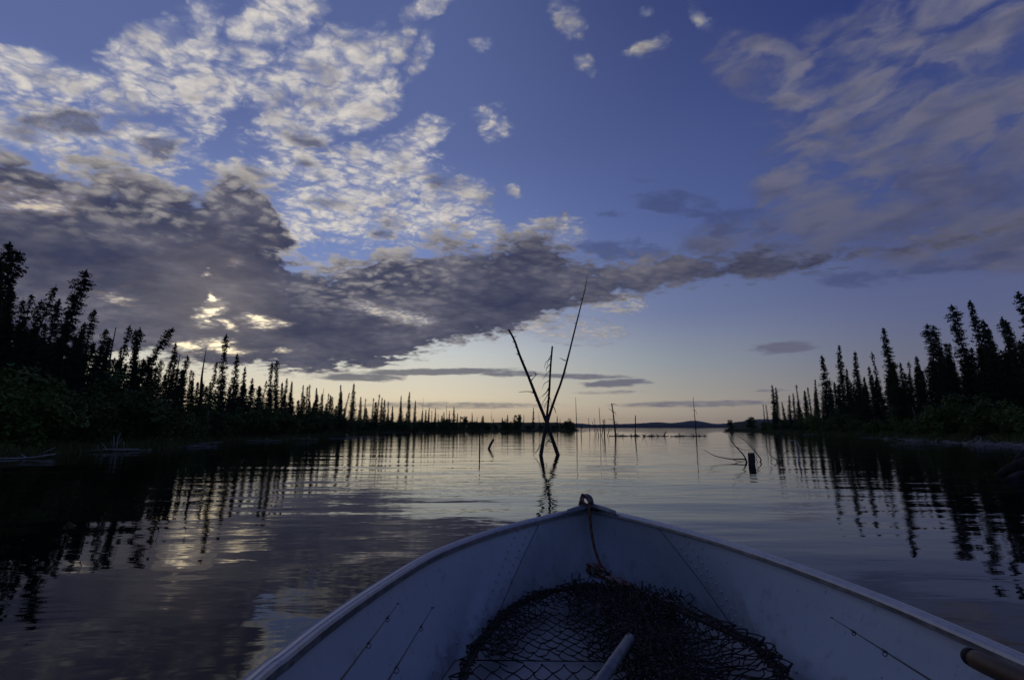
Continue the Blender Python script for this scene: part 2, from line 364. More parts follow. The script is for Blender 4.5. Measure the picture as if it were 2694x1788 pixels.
# ------------------------------------------------------------------ mesh building
class MB:
    """collects faces and links them as ONE mesh object"""
    def __init__(self): self.v, self.f, self.m = [], [], []
    def face(self, pts, mi=0):
        i = len(self.v); self.v.extend([tuple(p) for p in pts]); self.f.append(tuple(range(i, i + len(pts)))); self.m.append(mi)
    def tube(self, path, rad, n=6, mi=0, cap=True, closed=False):
        path = [Vector(p) for p in path]; k = len(path)
        if not isinstance(rad, (list, tuple)): rad = [rad] * k
        up = None; rings = []
        for i, p in enumerate(path):
            if closed: t = path[(i + 1) % k] - path[i - 1]
            else: t = path[min(i + 1, k - 1)] - path[max(i - 1, 0)]
            if t.length < 1e-9: t = Vector((0, 0, 1))
            t.normalize()
            if up is None:
                a = Vector((0, 0, 1)) if abs(t.z) < 0.9 else Vector((1, 0, 0)); up = t.cross(a).normalized()
            up = (up - t * up.dot(t))
            if up.length < 1e-6: up = t.orthogonal()
            up.normalize(); w = t.cross(up)
            b = len(self.v)
            for j in range(n):
                q = 2 * math.pi * j / n
                self.v.append(tuple(p + (up * math.cos(q) + w * math.sin(q)) * rad[i]))
            rings.append(b)
        L = range(k) if closed else range(k - 1)
        for i in L:
            a, b = rings[i], rings[(i + 1) % k]
            for j in range(n):
                self.f.append((a + j, a + (j + 1) % n, b + (j + 1) % n, b + j)); self.m.append(mi)
        if cap and not closed:
            self.f.append(tuple(rings[0] + j for j in reversed(range(n)))); self.m.append(mi)
            self.f.append(tuple(rings[-1] + j for j in range(n))); self.m.append(mi)
    def sweep(self, path, profile, frames, mi=0, cap=True):
        """profile points (a, b) carried along path in the frame (side, up)"""
        n = len(profile); rings = []
        for p, (s, u) in zip(path, frames):
            rings.append(len(self.v))
            self.v.extend([tuple(p + s * a + u * b) for a, b in profile])
        for a, b in zip(rings, rings[1:]):
            for j in range(n):
                self.f.append((a + j, a + (j + 1) % n, b + (j + 1) % n, b + j)); self.m.append(mi)
        if cap:
            self.f.append(tuple(rings[0] + j for j in reversed(range(n)))); self.m.append(mi)
            self.f.append(tuple(rings[-1] + j for j in range(n))); self.m.append(mi)
    def grid(self, rows, mi=0, flip=False):
        b = len(self.v); n = len(rows[0])
        for r in rows: self.v.extend([tuple(p) for p in r])
        for i in range(len(rows) - 1):
            for j in range(n - 1):
                q = (b + i * n + j, b + i * n + j + 1, b + (i + 1) * n + j + 1, b + (i + 1) * n + j)
                self.f.append(q[::-1] if flip else q); self.m.append(mi)
    def mesh(self, name, mats, smooth=False):
        me = bpy.data.meshes.new(name); me.from_pydata(self.v, [], self.f)
        for x in (mats if isinstance(mats, (list, tuple)) else [mats]): me.materials.append(x)
        me.polygons.foreach_set('material_index', self.m)
        if smooth: me.polygons.foreach_set('use_smooth', [True] * len(self.f))
        me.update(); return me
    def build(self, name, mats, parent=None, smooth=False, **k):
        o = bpy.data.objects.new(name, self.mesh(name, mats, smooth)); col.objects.link(o)
        if parent: o.parent = parent
        return tag(o, **k)
def tag(o, label=None, cat=None, group=None, kind=None):
    if label: o['label'] = label
    if cat: o['category'] = cat
    if group: o['group'] = group
    if kind: o['kind'] = kind
    return o
def thing(name, loc, label, cat, group=None, rot=(0, 0, 0), sc=(1, 1, 1)):
    o = bpy.data.objects.new(name, None); col.objects.link(o); o.empty_display_size = 0.2
    o.location = loc; o.rotation_euler = rot; o.scale = sc
    return tag(o, label, cat, group)
def part(name, me, parent):
    o = bpy.data.objects.new(name, me); col.objects.link(o); o.parent = parent; return o
def spline(pts, n):
    """Catmull-Rom through pts, n samples"""
    P = [Vector(p) for p in pts]; P = [P[0] * 2 - P[1]] + P + [P[-1] * 2 - P[-2]]; out = []
    segs = len(P) - 3
    for i in range(n):
        x = i / (n - 1) * segs; k = min(int(x), segs - 1); t = x - k
        a, b, c, d = P[k:k + 4]
        out.append(0.5 * ((2 * b) + (c - a) * t + (2 * a - 5 * b + 4 * c - d) * t * t + (3 * b - a - 3 * c + d) * t ** 3))
    return out

# ------------------------------------------------------------------ lake
m, b = new_mat('lake_water', 0.015, 0.5)
b.inputs['IOR'].default_value = 1.333
b.inputs['Base Color'].default_value = (0.0030, 0.0036, 0.0042, 1)
geo = NT.nodes.new('ShaderNodeNewGeometry'); P = S(geo.outputs['Position'])
swell = fbm(mapping(P, (0, 0, 0), R(8), (0.22, 0.62, 1)), 1.0, 2.0, 0.5)            # slow undulation, crests across the view
rip = fbm(mapping(P, (3, 1, 0), R(-6), (0.9, 2.6, 1)), 1.0, 3.0, 0.5, 0.4)         # ripples
fine = fbm(mapping(P, (5, 2, 0), R(14), (3.0, 7.5, 1)), 1.0, 2.0, 0.5)
patch = fbm(mapping(P, (9, 4, 0), R(3), (0.03, 0.16, 1)), 1.0, 2.0, 0.5)             # cat's paws: rougher and smoother strips
amt = smooth(patch, 0.38, 0.66, 0.35, 1.0)
hgt = swell * 0.034 + rip * 0.0105 * amt + fine * 0.0011 * amt
bump(b, hgt, 1.0, 1.0)
M['water'] = m
w = MB()
w.grid([[(x, y, 0) for x in (-3600, -300, -40, 40, 300, 3600)] for y in (-600, -60, 60, 400, 1500, 3600)], flip=False)
w.build('water', m, kind='structure')

# ------------------------------------------------------------------ shores (pixel survey of the waterline)
LEFT_PX = [(-330, 1222), (-150, 1212), (0, 1203), (110, 1196), (200, 1190), (290, 1186), (380, 1182), (430, 1177), (500, 1169), (560, 1164), (640, 1160), (720, 1158), (795, 1156),
           (850, 1148), (900, 1141), (960, 1138), (1080, 1137), (1207, 1136), (1330, 1135), (1430, 1134.5), (1490, 1134), (1518, 1133.5)]
RIGHT_PX = [(1912, 1134), (1960, 1135), (2005, 1136.5), (2060, 1139), (2094, 1141), (2180, 1144), (2240, 1146), (2298, 1149), (2387, 1155), (2480, 1159), (2560, 1162), (2640, 1165), (2694, 1168), (2860, 1180), (3080, 1196)]
LEFT = [on_z(*p) for p in LEFT_PX]; RIGHT = [on_z(*p) for p in RIGHT_PX]
LEFT = [Vector((-14.0, -25, 0)), Vector((-16.5, -8, 0)), Vector((-18.5, 4, 0)), Vector((-19.8, 12, 0))] + LEFT[1:]
RIGHT = RIGHT[:-2] + [Vector((30, 19, 0)), Vector((29, 8, 0)), Vector((27, -8, 0)), Vector((25, -25, 0))]
def az_of(p): return math.atan2(p.x, p.y)
def shore_d(line, az):
    q = sorted((az_of(p), p.xy.length) for p in line)
    if az <= q[0][0]: return q[0][1]
    for (a, d), (a2, d2) in zip(q, q[1:]):
        if a <= az <= a2: return d + (d2 - d) * (az - a) / (a2 - a)
    return q[-1][1]
def ground(off):
    H = [(-3, -0.9), (0, -0.02), (0.8, 0.10), (3, 0.35), (8, 0.75), (20, 1.5), (50, 2.4), (200, 4.5), (400, 6.0)]
    for (a, h), (a2, h2) in zip(H, H[1:]):
        if off <= a2: return h + (h2 - h) * (off - a) / (a2 - a)
    return H[-1][1]
def bank(line, name, ends):
    L = spline(line, 160); mb = MB(); rows = []
    for i, p in enumerate(L):
        d = p.xy.normalized(); t = i / (len(L) - 1)
        k = min(1.0, t / 0.03) if ends == 'start' else min(1.0, (1 - t) / 0.03)
        row = []
        for off in (-4, -1.2, 0, 0.4, 1, 2, 3.5, 6, 10, 16, 26, 45, 90, 200, 400):
            q = p.xy + d * off * (1 if off < 20 else (0.25 + 0.75 * k))
            n = mnoise.noise(Vector((q.x * 0.35, q.y * 0.35, 0))) * min(1, max(off, 0) / 6) * 0.4 + mnoise.noise(Vector((q.x * 1.7, q.y * 1.7, 4))) * 0.06
            row.append((q.x, q.y, (ground(off) + n) * (k if off > 0 else 1) - (1 - k) * 0.5))
        rows.append(row)
    mb.grid(rows)
    return mb.build(name, M['soil'], smooth=True, kind='structure')
bank(LEFT, 'shore_ground', 'end'); bank(RIGHT, 'shore_ground', 'start')

# far hills across the lake
mb = MB(); rows = []
HILL = [(1180, 1119), (1400, 1118), (1515, 1113), (1560, 1116), (1620, 1115), (1680, 1113), (1730, 1110), (1770, 1112), (1822, 1106), (1850, 1109), (1880, 1114), (1910, 1113), (1950, 1108), (2000, 1102), (2060, 1103), (2200, 1100), (2500, 1106), (2900, 1112)]
HL = spline([(at_y(x, y, 2600.0)) for x, y in HILL], 150)
for i, p in enumerate(HL):
    d = p.xy.normalized(); h = p.z + mnoise.noise(Vector((i * 0.9, 0, 0))) * 2.0
    rows.append([(p.x - d.x * 300, p.y - d.y * 300, -1), (p.x - d.x * 298, p.y - d.y * 298, 8 + 2 * mnoise.noise(Vector((i * 1.3, 3, 0)))), (p.x - d.x * 160, p.y - d.y * 160, h * 0.6), (p.x, p.y, h), (p.x + d.x * 300, p.y + d.y * 300, h * 0.7), (p.x + d.x * 700, p.y + d.y * 700, -1)])
mb.grid(rows)
mb.build('hills', M['hill'], smooth=True, kind='structure')

# ------------------------------------------------------------------ plants
def spruce_mesh(seed, H, prof, dens=1.0, droop=0.35, z0=0.06):
    rnd = random.Random(seed); c = MB(); t = MB()
    sway = [(rnd.uniform(-.03, .03), rnd.uniform(-.03, .03)) for _ in range(3)]
    def axis(z):
        q = z / H
        return Vector((H * (sway[0][0] * q + sway[1][0] * math.sin(q * 5) * 0.25), H * (sway[0][1] * q + sway[1][1] * math.sin(q * 4 + 1) * 0.25), z))
    r0 = 0.010 * H + 0.02
    t.tube([axis(H * i / 12 - 0.35 * (i == 0)) for i in range(13)], [r0 * (1 - 0.93 * i / 12) for i in range(13)], 7)
    z = z0 * H
    while z < H * 0.995:
        q = z / H; r = prof(q) * H
        nb = max(2, int(rnd.gauss(7.0, 1.8) * dens))
        for _ in range(nb):
            a = rnd.uniform(0, 2 * math.pi); L = r * rnd.uniform(0.45, 1.2) + 0.05
            o = axis(min(z + rnd.uniform(-.08, .08), H)); dirv = Vector((math.cos(a), math.sin(a), 0))
            ns = max(2, int(L / 0.13))
            for k in range(ns):
                u = (k + rnd.random()) / ns
                if u < 0.12: continue
                p = o + dirv * (L * u) + Vector((0, 0, -droop * L * u * (1.35 - 0.75 * u) + 0.10 * L * u * u))
                p0_ = p; s = rnd.uniform(0.065, 0.14) * (1.2 - 0.35 * u) * (0.7 + 0.03 * H)
                for _ in range(4):
                    e = Vector((rnd.gauss(0, .8), rnd.gauss(0, .8), rnd.gauss(-0.35, .55))) + dirv * 1.1; p = p0_ + Vector((rnd.gauss(0, .05), rnd.gauss(0, .05), rnd.gauss(0, .045)))
                    e.normalize(); f = e.cross(Vector((rnd.gauss(0, 1), rnd.gauss(0, 1), rnd.gauss(0, 1)))).normalized()
                    c.face([p - e * s * 0.4, p + f * s * 0.42, p + e * s * 1.15, p - f * s * 0.42])
        z += rnd.uniform(0.10, 0.20) * (0.65 + 0.035 * H)
    top = axis(H)
    for _ in range(8):
        e = Vector((rnd.gauss(0, .35), rnd.gauss(0, .35), 1)).normalized(); f = e.orthogonal().normalized()
        c.face([top - e * .3, top - e * .1 + f * .06, top + e * .22, top - e * .1 - f * .06])
    return c.mesh('crown', [M['needle'] if seed % 2 else M['needle2']]), t.mesh('trunk', [M['bark']], True)

def club(rb, neck, head, hz=0.86):
    """black spruce: skirted below, thin neck, dense club at the tip"""
    def f(q):
        if q < hz - 0.12: return rb * (1 - q) ** 0.5 * (0.75 + 0.35 * abs(math.sin(q * 17 + rb * 90)))
        if q < hz: return neck + (rb * (1 - q) ** 0.5 * 0.8 - neck) * max(0, (hz - 0.06 - q)) / 0.06 if q < hz - 0.06 else neck
        u = (q - hz) / (1 - hz); return head * math.sin(math.pi * min(1, 0.18 + u * 0.80)) ** 0.7 + 0.004
    return f
def spire(rb, p=0.8):
    def f(q): return rb * (1 - q) ** p * (0.72 + 0.40 * abs(math.sin(q * 23 + rb * 70))) + 0.006
    return f
KINDS = {}
defs = [('club', 11, 11.0, club(.085, .026, .040, .85), 1.0), ('club', 12, 9.0, club(.095, .022, .046, .84), 1.0), ('club', 13, 12.0, club(.080, .034, .044, .80), 1.1), ('club', 14, 8.0, club(.085, .020, .040, .87), .85),
        ('spire', 21, 12.0, spire(.100, .75), 1.15), ('spire', 22, 10.0, spire(.115, .85), 1.15), ('spire', 23, 14.0, spire(.085, .7), 1.1), ('spire', 24, 9.0, spire(.13, .95), 1.1),
        ('thin', 31, 9.0, spire(.055, .5), .62), ('thin', 32, 11.0, club(.050, .016, .026, .9), .6),
        ('full', 41, 10.0, spire(.15, .8), 1.3), ('full', 42, 8.0, spire(.17, .85), 1.3),
        ('tall', 51, 15.0, spire(.085, .55), 1.15), ('tall', 52, 15.0, club(.085, .05, .052, .84), 1.1)]
for kind, seed, H, prof, dens in defs:
    KINDS.setdefault(kind, []).append((H,) + spruce_mesh(seed, H, prof, dens))

def leafy_mesh(seed, H, spread, n, leaf=0.10, mat='leaf', base=0.15, stems=5, cyl=False):
    rnd = random.Random(seed); c = MB(); t = MB(); clumps = []
    for i in range(stems):
        a = rnd.uniform(0, 6.28); tip = Vector((math.cos(a) * spread * rnd.uniform(.2, .8), math.sin(a) * spread * rnd.uniform(.2, .8), H * rnd.uniform(.6, .95)))
        st = Vector((rnd.uniform(-.12, .12), rnd.uniform(-.12, .12), -0.2)); mid = st.lerp(tip, .5) + Vector((rnd.uniform(-.2, .2), rnd.uniform(-.2, .2), .2)) * spread
        path = spline([st, mid, tip], 7); t.tube(path, [0.03 * H / 2.5 * (1 - .8 * k / 6) + .004 for k in range(7)], 5)
        for k in range(7):
            q = rnd.uniform(base, 1.05); p = path[min(6, int(q * 6))]
            clumps.append((p + Vector((rnd.gauss(0, .22), rnd.gauss(0, .22), rnd.gauss(.02, .16))) * spread, rnd.uniform(.18, .42) * spread))
    for _ in range(n):
        p, r = rnd.choice(clumps); v = Vector((rnd.gauss(0, 1), rnd.gauss(0, 1), rnd.gauss(0, .8))); v = v.normalized() * r * rnd.random() ** .45
        p = p + v
        if p.z < 0.02: continue
        e = Vector((rnd.gauss(0, 1), rnd.gauss(0, 1), rnd.gauss(0.1, .6))).normalized(); f = e.cross(Vector((rnd.gauss(0, 1), rnd.gauss(0, 1), rnd.gauss(0, 1)))).normalized()
        s = leaf * rnd.uniform(.6, 1.3)
        c.face([p - e * s, p + f * s * .45, p + e * s, p - f * s * .45])
    return c.mesh('foliage', [M[mat]]), t.mesh('stem', [M['bark']], True)
SHRUBS = [(2.6,) + leafy_mesh(61, 2.6, 1.5, 2600, .11, 'leaf'), (1.8,) + leafy_mesh(62, 1.8, 1.2, 2000, .09, 'leaf2'), (2.2,) + leafy_mesh(63, 2.2, 1.6, 2400, .10, 'leaf2'), (1.2,) + leafy_mesh(64, 1.2, 1.0, 1500, .08, 'leaf')]
BIRCH = (6.0,) + leafy_mesh(65, 6.0, 1.7, 3400, .15, 'leaf2', .3, 4)

def plant(proto, parts, loc, h, name, label, cat, group=None, lean=(0, 0), rz=None, fat=1.0):
    k = h / proto[0]
    o = thing(name, loc, label, cat, group, (lean[0], lean[1], RND.uniform(0, 6.28) if rz is None else rz), (k * fat, k * fat, k))
    part(parts[0], proto[1], o); part(parts[1], proto[2], o)
    return o
RND = random.Random(5)
def place_top(line, x, y, back):
    """where a tree stands whose tip is seen at this pixel, the given metres behind the waterline"""
    d = ray(x, y); az = math.atan2(d.x, d.y); D = shore_d(line, az) + back
    p = Vector((math.sin(az) * D, math.cos(az) * D, 0)); zt = CAM.z + d.z / math.hypot(d.x, d.y) * D
    p.z = ground(back) - 0.05
    return p, zt - p.z
def lean_towards(deg):
    """tilt sideways: positive leans to the right as seen from the lake"""
    return deg

GL, GF, GR = 'spruces along the near left bank', 'spruces along the far left shore', 'spruces along the right bank'
# tip x, tip y, kind, metres behind the waterline, sideways lean in degrees, label
LT = [(25, 639, 'club', 24, 0, 'tallest club-topped spruce at the far left of the left bank'), (58, 662, 'club', 22, 5, 'spruce leaning right beside the tallest one on the left bank'), (-14, 684, 'full', 20, 0, None),
      (85, 774, 'thin', 12, 2, 'thin see-through spruce just right of the two tallest on the left bank'), (62, 786, 'thin', 16, 0, None), (112, 793, 'club', 15, 4, None),
      (149, 751, 'thin', 18, 9, 'slim spruce with a small tuft on top, leaning right, left of the tall shaggy one'), (151, 790, 'club', 14, 2, None), (166, 813, 'spire', 16, 0, None), (176, 846, 'full', 13, 0, None),
      (238, 712, 'tall', 19, 7, 'tall shaggy spruce standing alone above the left bank, leaning right'), (253, 817, 'club', 17, 4, 'club-topped spruce close right of the tall shaggy one'),
      (286, 867, 'club', 14, 4, None), (298, 890, 'full', 13, 0, None), (342, 861, 'club', 15, 4, None), (360, 869, 'club', 17, 0, 'rounded left one of a pair of equal spruces on the left bank'), (373, 866, 'club', 17, 1, 'pointed right one of a pair of equal spruces on the left bank'),
      (443, 863, 'club', 16, 22, 'spruce leaning far over to the right above the left bank'), (452, 902, 'spire', 14, 2, None), (464, 927, 'club', 15, 0, None), (493, 938, 'club', 14, 2, None), (503, 971, 'thin', 13, 0, None), (514, 979, 'thin', 12, 0, None),
      (566, 952, 'club', 13, 0, None), (596, 882, 'club', 15, 0, 'tall spruce with a bare neck and thick club top in front of the glowing gap'), (622, 931, 'spire', 13, 0, 'pointed dense spruce right of the club-topped one before the glow'), (644, 965, 'spire', 14, 0, None),
      (667, 996, 'club', 13, 2, 'short spruce with a round knob on top, alone in a gap'), (696, 1002, 'thin', 16, 3, None), (682, 1020, 'full', 12, 0, None), (718, 955, 'club', 15, 0, 'left one of two tall twin spruces midway along the left shore'), (730, 948, 'club', 15, 0, 'right and taller one of two twin spruces midway along the left shore'),
      (400, 940, 'full', 12, 0, None), (415, 930, 'thin', 14, 10, None), (322, 915, 'spire', 12, 0, None), (20, 760, 'full', 12, 0, None), (130, 850, 'spire', 10, 0, None), (205, 870, 'full', 10, 0, None), (228, 850, 'spire', 12, 0, None)]
LF = [(745, 1007, 'full', 13, 0), (751, 995, 'spire', 13, 0), (766, 1004, 'spire', 12, 0), (798, 1013, 'spire', 14, 0), (810, 1016, 'thin', 12, 0), (819, 1012, 'thin', 14, 0), (835, 1021, 'spire', 13, 0), (846, 1036, 'full', 12, 0), (862, 1035, 'thin', 12, 0), (868, 1040, 'full', 14, 0),
      (898, 1013, 'spire', 12, 0), (903, 1030, 'spire', 12, 0), (916, 1033, 'thin', 14, 8), (929, 1009, 'spire', 11, 0), (950, 1044, 'spire', 9, 0), (960, 1048, 'thin', 11, 0), (982, 1047, 'thin', 14, 0), (997, 1037, 'thin', 12, 3), (1004, 1046, 'spire', 9, 0), (1010, 1052, 'full', 9, 0), (1024, 1056, 'thin', 8, 0), (1034, 1068, 'full', 8, 0),
      (1058, 1041, 'spire', 9, 0), (1077, 1031, 'tall', 9, 0), (1092, 1053, 'spire', 8, 0), (1111, 1080, 'spire', 8, 0), (1120, 1077, 'full', 8, 0), (1129, 1072, 'spire', 8, 0), (1135, 1080, 'thin', 8, 0), (1146, 1074, 'spire', 7, 0), (1154, 1089, 'thin', 8, 0), (1169, 1084, 'full', 7, 0), (1182, 1080, 'spire', 8, 0), (1194, 1070, 'full', 7, 0), (1203, 1086, 'spire', 7, 0),
      (1243, 1085, 'spire', 6, 0), (1255, 1096, 'thin', 6, 0), (1271, 1092, 'spire', 6, 0), (1335, 1090, 'full', 6, 0), (1350, 1098, 'thin', 6, 0), (1378, 1090, 'thin', 5, 0), (1404, 1072, 'spire', 6, 0), (1465, 1092, 'spire', 5, 0), (1474, 1101, 'thin', 5, 0)]
RT = [(2007, 1063, 'thin', 6, 0, None), (2016, 1063, 'thin', 8, 0, None), (2032, 1013, 'tall', 9, 0, 'tall narrow spruce leading the right bank at the lake end'), (2042, 1019, 'tall', 10, 0, None), (2058, 1057, 'spire', 8, 0, None), (2072, 1040, 'spire', 8, 0, None), (2082, 1034, 'spire', 9, 0, None),
      (2094, 1011, 'thin', 14, 0, 'thin-necked spruce with a small tip between fuller trees on the right bank'), (2114, 1028, 'full', 9, 0, None), (2128, 1019, 'thin', 14, 0, None), (2141, 998, 'spire', 10, 0, None), (2158, 937, 'full', 11, -2, 'broad-shouldered pointed spruce, first big one of the right bank'), (2188, 1002, 'spire', 9, 0, None), (2205, 909, 'tall', 11, 0, 'slender dark spire just right of the broad-shouldered spruce'),
      (2230, 971, 'spire', 12, 0, None), (2243, 925, 'spire', 11, 0, 'spruce with a crooked tip right of the slender dark spire'), (2257, 977, 'spire', 10, 0, None), (2276, 992, 'full', 9, 0, None), (2287, 965, 'spire', 12, 0, None), (2300, 927, 'thin', 14, 0, 'open-branched see-through spruce in the middle of the right bank'), (2321, 864, 'tall', 15, -3, 'tall spruce with evenly stepped branches above the middle of the right bank'),
      (2352, 954, 'spire', 12, 0, None), (2365, 956, 'spire', 13, 0, None), (2388, 952, 'thin', 16, 0, None), (2405, 939, 'full', 11, 0, None), (2434, 855, 'tall', 14, -2, 'left one of two spruces growing pressed together on the right bank'), (2445, 857, 'tall', 15, -2, 'right one of two spruces growing pressed together on the right bank'), (2470, 910, 'club', 17, -2, None), (2487, 906, 'spire', 14, 0, None), (2495, 901, 'spire', 16, 0, None),
      (2512, 800, 'tall', 17, -3, 'tall shaggy spruce with a tufted crown on the right bank'), (2560, 790, 'spire', 18, -3, 'tall pointed spruce right of the shaggy one on the right bank'), (2585, 845, 'spire', 20, -3, None), (2609, 864, 'spire', 18, 0, None), (2632, 838, 'club', 20, -3, None), (2655, 845, 'spire', 18, -3, None), (2676, 775, 'club', 19, -4, 'tallest knob-topped spruce at the right edge of the picture'), (2712, 850, 'full', 16, 0, None)]
FAT = 1.0
def conifer(line, x, y, kind, back, lean, label, group, generic):
    p, h = place_top(line, x, y, back)
    proto = RND.choice(KINDS[kind])
    if not lean: lean = RND.gauss(0, 1.4)
    th = R(lean)
    if lean:                                            # keep the tip where it was seen
        a = az_of(p); side = Vector((math.cos(a), -math.sin(a), 0)); p -= side * math.sin(th) * h; h /= math.cos(th)
    o = plant(proto, ('crown', 'trunk'), p, h, 'spruce_tree', label or generic, 'tree', group, fat=RND.uniform(.85, 1.1) * (0.95 if label else FAT))
    if lean:
        a = az_of(p); ax = Vector((math.sin(a), math.cos(a), 0))
        o.rotation_mode = 'QUATERNION'; o.rotation_quaternion = Quaternion(ax, th) @ Quaternion((0, 0, 1), RND.uniform(0, 6.28))
    return o
for x, y, kind, back, lean, label in LT: conifer(LEFT, x, y, kind, back, lean, label, GL, 'dark spruce in the tall jagged row on the near left bank')
for x, y, kind, back, lean in LF: conifer(LEFT, x, y, kind, back, lean, None, GF, 'small dark spruce in the jagged row along the far left shore')
for x, y, kind, back, lean, label in RT: conifer(RIGHT, x, y, kind, back, lean, label, GR, 'dark spruce standing in the row along the right bank')
def env(pts, x):
    for (a, h), (a2, h2) in zip(pts, pts[1:]):
        if x <= a2: return h + (h2 - h) * (x - a) / (a2 - a)
    return pts[-1][1]
EL_ = [(-300, 720), (0, 825), (100, 872), (250, 912), (400, 950), (500, 992), (600, 1008), (700, 1030), (900, 1056), (1100, 1084), (1230, 1103), (1400, 1110), (1515, 1122)]
ER_ = [(2000, 1090), (2100, 1060), (2200, 1015), (2300, 985), (2400, 972), (2500, 945), (2600, 915), (2694, 890), (3000, 840)]
for i in range(120):
    FAT = 1.2 if i < 52 else 1.55
    x = -60 + (1500 + 60) * ((i + RND.random()) / 120) ** 1.15
    far = x > 740
    conifer(LEFT, x, env(EL_, x) + RND.uniform(-14, 24) * (1 if not far else .8), RND.choice(['full', 'spire', 'full', 'club', 'full']), RND.uniform(4, 16) if not far else RND.uniform(3, 12), 0, None, GF if far else GL,
            'small dark spruce in the jagged row along the far left shore' if far else 'dark spruce in the tall jagged row on the near left bank')
FAT = 1.35
for i in range(66):
    x = 2010 + (2740 - 2010) * (i + RND.random()) / 66
    conifer(RIGHT, x, env(ER_, x) + RND.uniform(-14, 26), RND.choice(['full', 'spire', 'full', 'tall', 'spire']), RND.uniform(4, 20), 0, None, GR, 'dark spruce standing in the row along the right bank')

# broadleaf trees
for line, x, y, back, lab in [(LEFT, 1219, 1089, 5, 'low round-headed broadleaf tree among spruces on the far left point'), (LEFT, 1362, 1083, 5, 'broad leafy tree left of the crossed dead trunks on the far point'), (LEFT, 1488, 1103, 4, 'leafy tree at the very tip of the far left point'),
                              (RIGHT, 1973, 1091, 3, 'round dark green leafy tree at the end of the right bank'), (RIGHT, 1923, 1099, 1, 'small pale leafy tree alone on the spit before the hills')]:
    p, h = place_top(line, x, y, back)
    plant(BIRCH, ('crown', 'trunk'), p, h, 'broadleaf_tree', lab, 'tree', fat=1.5 if x == 1973 else 1.0)
# shrubs along both shores
GS1, GS2, GS3 = 'shrubs along the near left bank', 'shrubs along the far left shore', 'shrubs along the right bank'
big = [(455, 1070, 0, 3), (395, 1075, 0, 3.5), (350, 1095, 2, 3), (500, 1105, 2, 3), (300, 1110, 0, 3), (540, 1110, 1, 3)]
for j, (x, y, k, back) in enumerate(big):
    p, h = place_top(LEFT, x, y, back)
    plant(SHRUBS[k], ('foliage', 'stem'), p, h, 'willow_shrub', 'big bright green willow bush on the left bank' if j == 0 else 'dark green willow bush crowding the left bank beside the bright one', 'shrub', GS1 if j else None)
def shrubs(line, x0, x1, n, yoff, group, label):
    for i in range(n):
        x = x0 + (x1 - x0) * (i + RND.random()) / n; back = RND.uniform(0.8, 4.5)
        d = ray(x, 1124); az = math.atan2(d.x, d.y); D = shore_d(line, az) + back
        p = Vector((math.sin(az) * D, math.cos(az) * D, ground(back) - .05))
        k = RND.randrange(4)
        plant(SHRUBS[k], ('foliage', 'stem'), p, SHRUBS[k][0] * RND.uniform(.75, 1.35) * yoff, 'shrub', label, 'shrub', group)
shrubs(LEFT, -60, 740, 34, 1.0, GS1, 'dark leafy shrub at the waterline of the near left bank')
shrubs(LEFT, 745, 1515, 50, 1.05, GS2, 'low leafy shrub in the belt along the far left shore')
shrubs(RIGHT, 2000, 2740, 40, 1.0, GS3, 'dark leafy shrub in the belt below the right bank spruces')
# shore grass
def grass(line, i0, i1, n, w, h):
    L = spline(line, 400)[i0:i1]; mb = MB(); rnd = random.Random(n)
    for _ in range(n):
        p = rnd.choice(L); off = rnd.uniform(-.15, w); d = p.xy.normalized(); q = p.xy + d * off + Vector((rnd.uniform(-.7, .7), rnd.uniform(-.7, .7)))
        z = ground(off) + .0; hh = h * rnd.uniform(.5, 1.2); l = Vector((rnd.gauss(0, .3), rnd.gauss(0, .3), 1)) * hh; s = Vector((-d.y, d.x, 0)) * rnd.uniform(.02, .05)
        b = Vector((q.x, q.y, z - .05)); mb.face([b - s, b + s, b + l])
    mb.build('shore_grass', M['grass'], label='tufted yellow-green grass edging the ' + ('left' if line is LEFT else 'right') + ' shore', cat='grass', kind='stuff')
grass(LEFT, 60, 400, 9000, 2.5, .42); grass(RIGHT, 0, 330, 16000, 4.0, .5)

# ------------------------------------------------------------------ dead trees and driftwood
def px_path(pts, Y, jit=0.0):
    return [at_y(x, y, Y + jit * i) for i, (x, y) in enumerate(pts)]
def branchy(parent, path, r0, r1, n=10, samples=22, mat='dead', name='trunk'):
    P = spline(path, samples); mb = MB()
    mb.tube(P, [(r0 + (r1 - r0) * i / (samples - 1)) * (1 + .10 * mnoise.noise(Vector((i * .8, r0 * 90, 0)))) for i in range(samples)], n)
    mb.build(name, M[mat], parent, True); return P
def local(pts, o): return [Vector(p) - o for p in pts]
def twig(parent, pts, r0, r1, n=5, name='branch', mat='dead'):
    P = spline(pts, max(5, len(pts) * 3)); mb = MB()
    mb.tube(P, [r0 + (r1 - r0) * i / (len(P) - 1) for i in range(len(P))], n)
    mb.build(name, M[mat], parent, True)
def stubs(parent, P, n, L, seed, r=.012):
    rnd = random.Random(seed); mb = MB()
    for _ in range(n):
        i = rnd.randrange(4, len(P) - 2); p = P[i]; a = rnd.uniform(0, 6.28)
        d = Vector((math.cos(a), math.sin(a) * .5, rnd.uniform(-.2, .5))).normalized() * L * rnd.uniform(.4, 1.3)
        mb.tube([p, p + d * .6, p + d + Vector((0, 0, rnd.uniform(-.3, .3))) * L * .4], [r, r * .8, r * .35], 4)
    mb.build('branch_stub', M['dead'], parent, True)
c3 = lambda x, y: (1200 + x / 2.413, 700 + y / 2.413)
YD = 20.4
def dead(label, path, r0, r1, Y, base_extra=1.2, group=None, name='dead_tree', jit=0.0, samples=22):
    W = px_path(path, Y, jit); base = W[0]; o = thing(name, (base.x, base.y, 0), label, 'dead tree', group)
    ext = base + (base - W[1]).normalized() * base_extra
    return o, branchy(o, local([ext] + W, o.location), r0, r1, samples=samples)
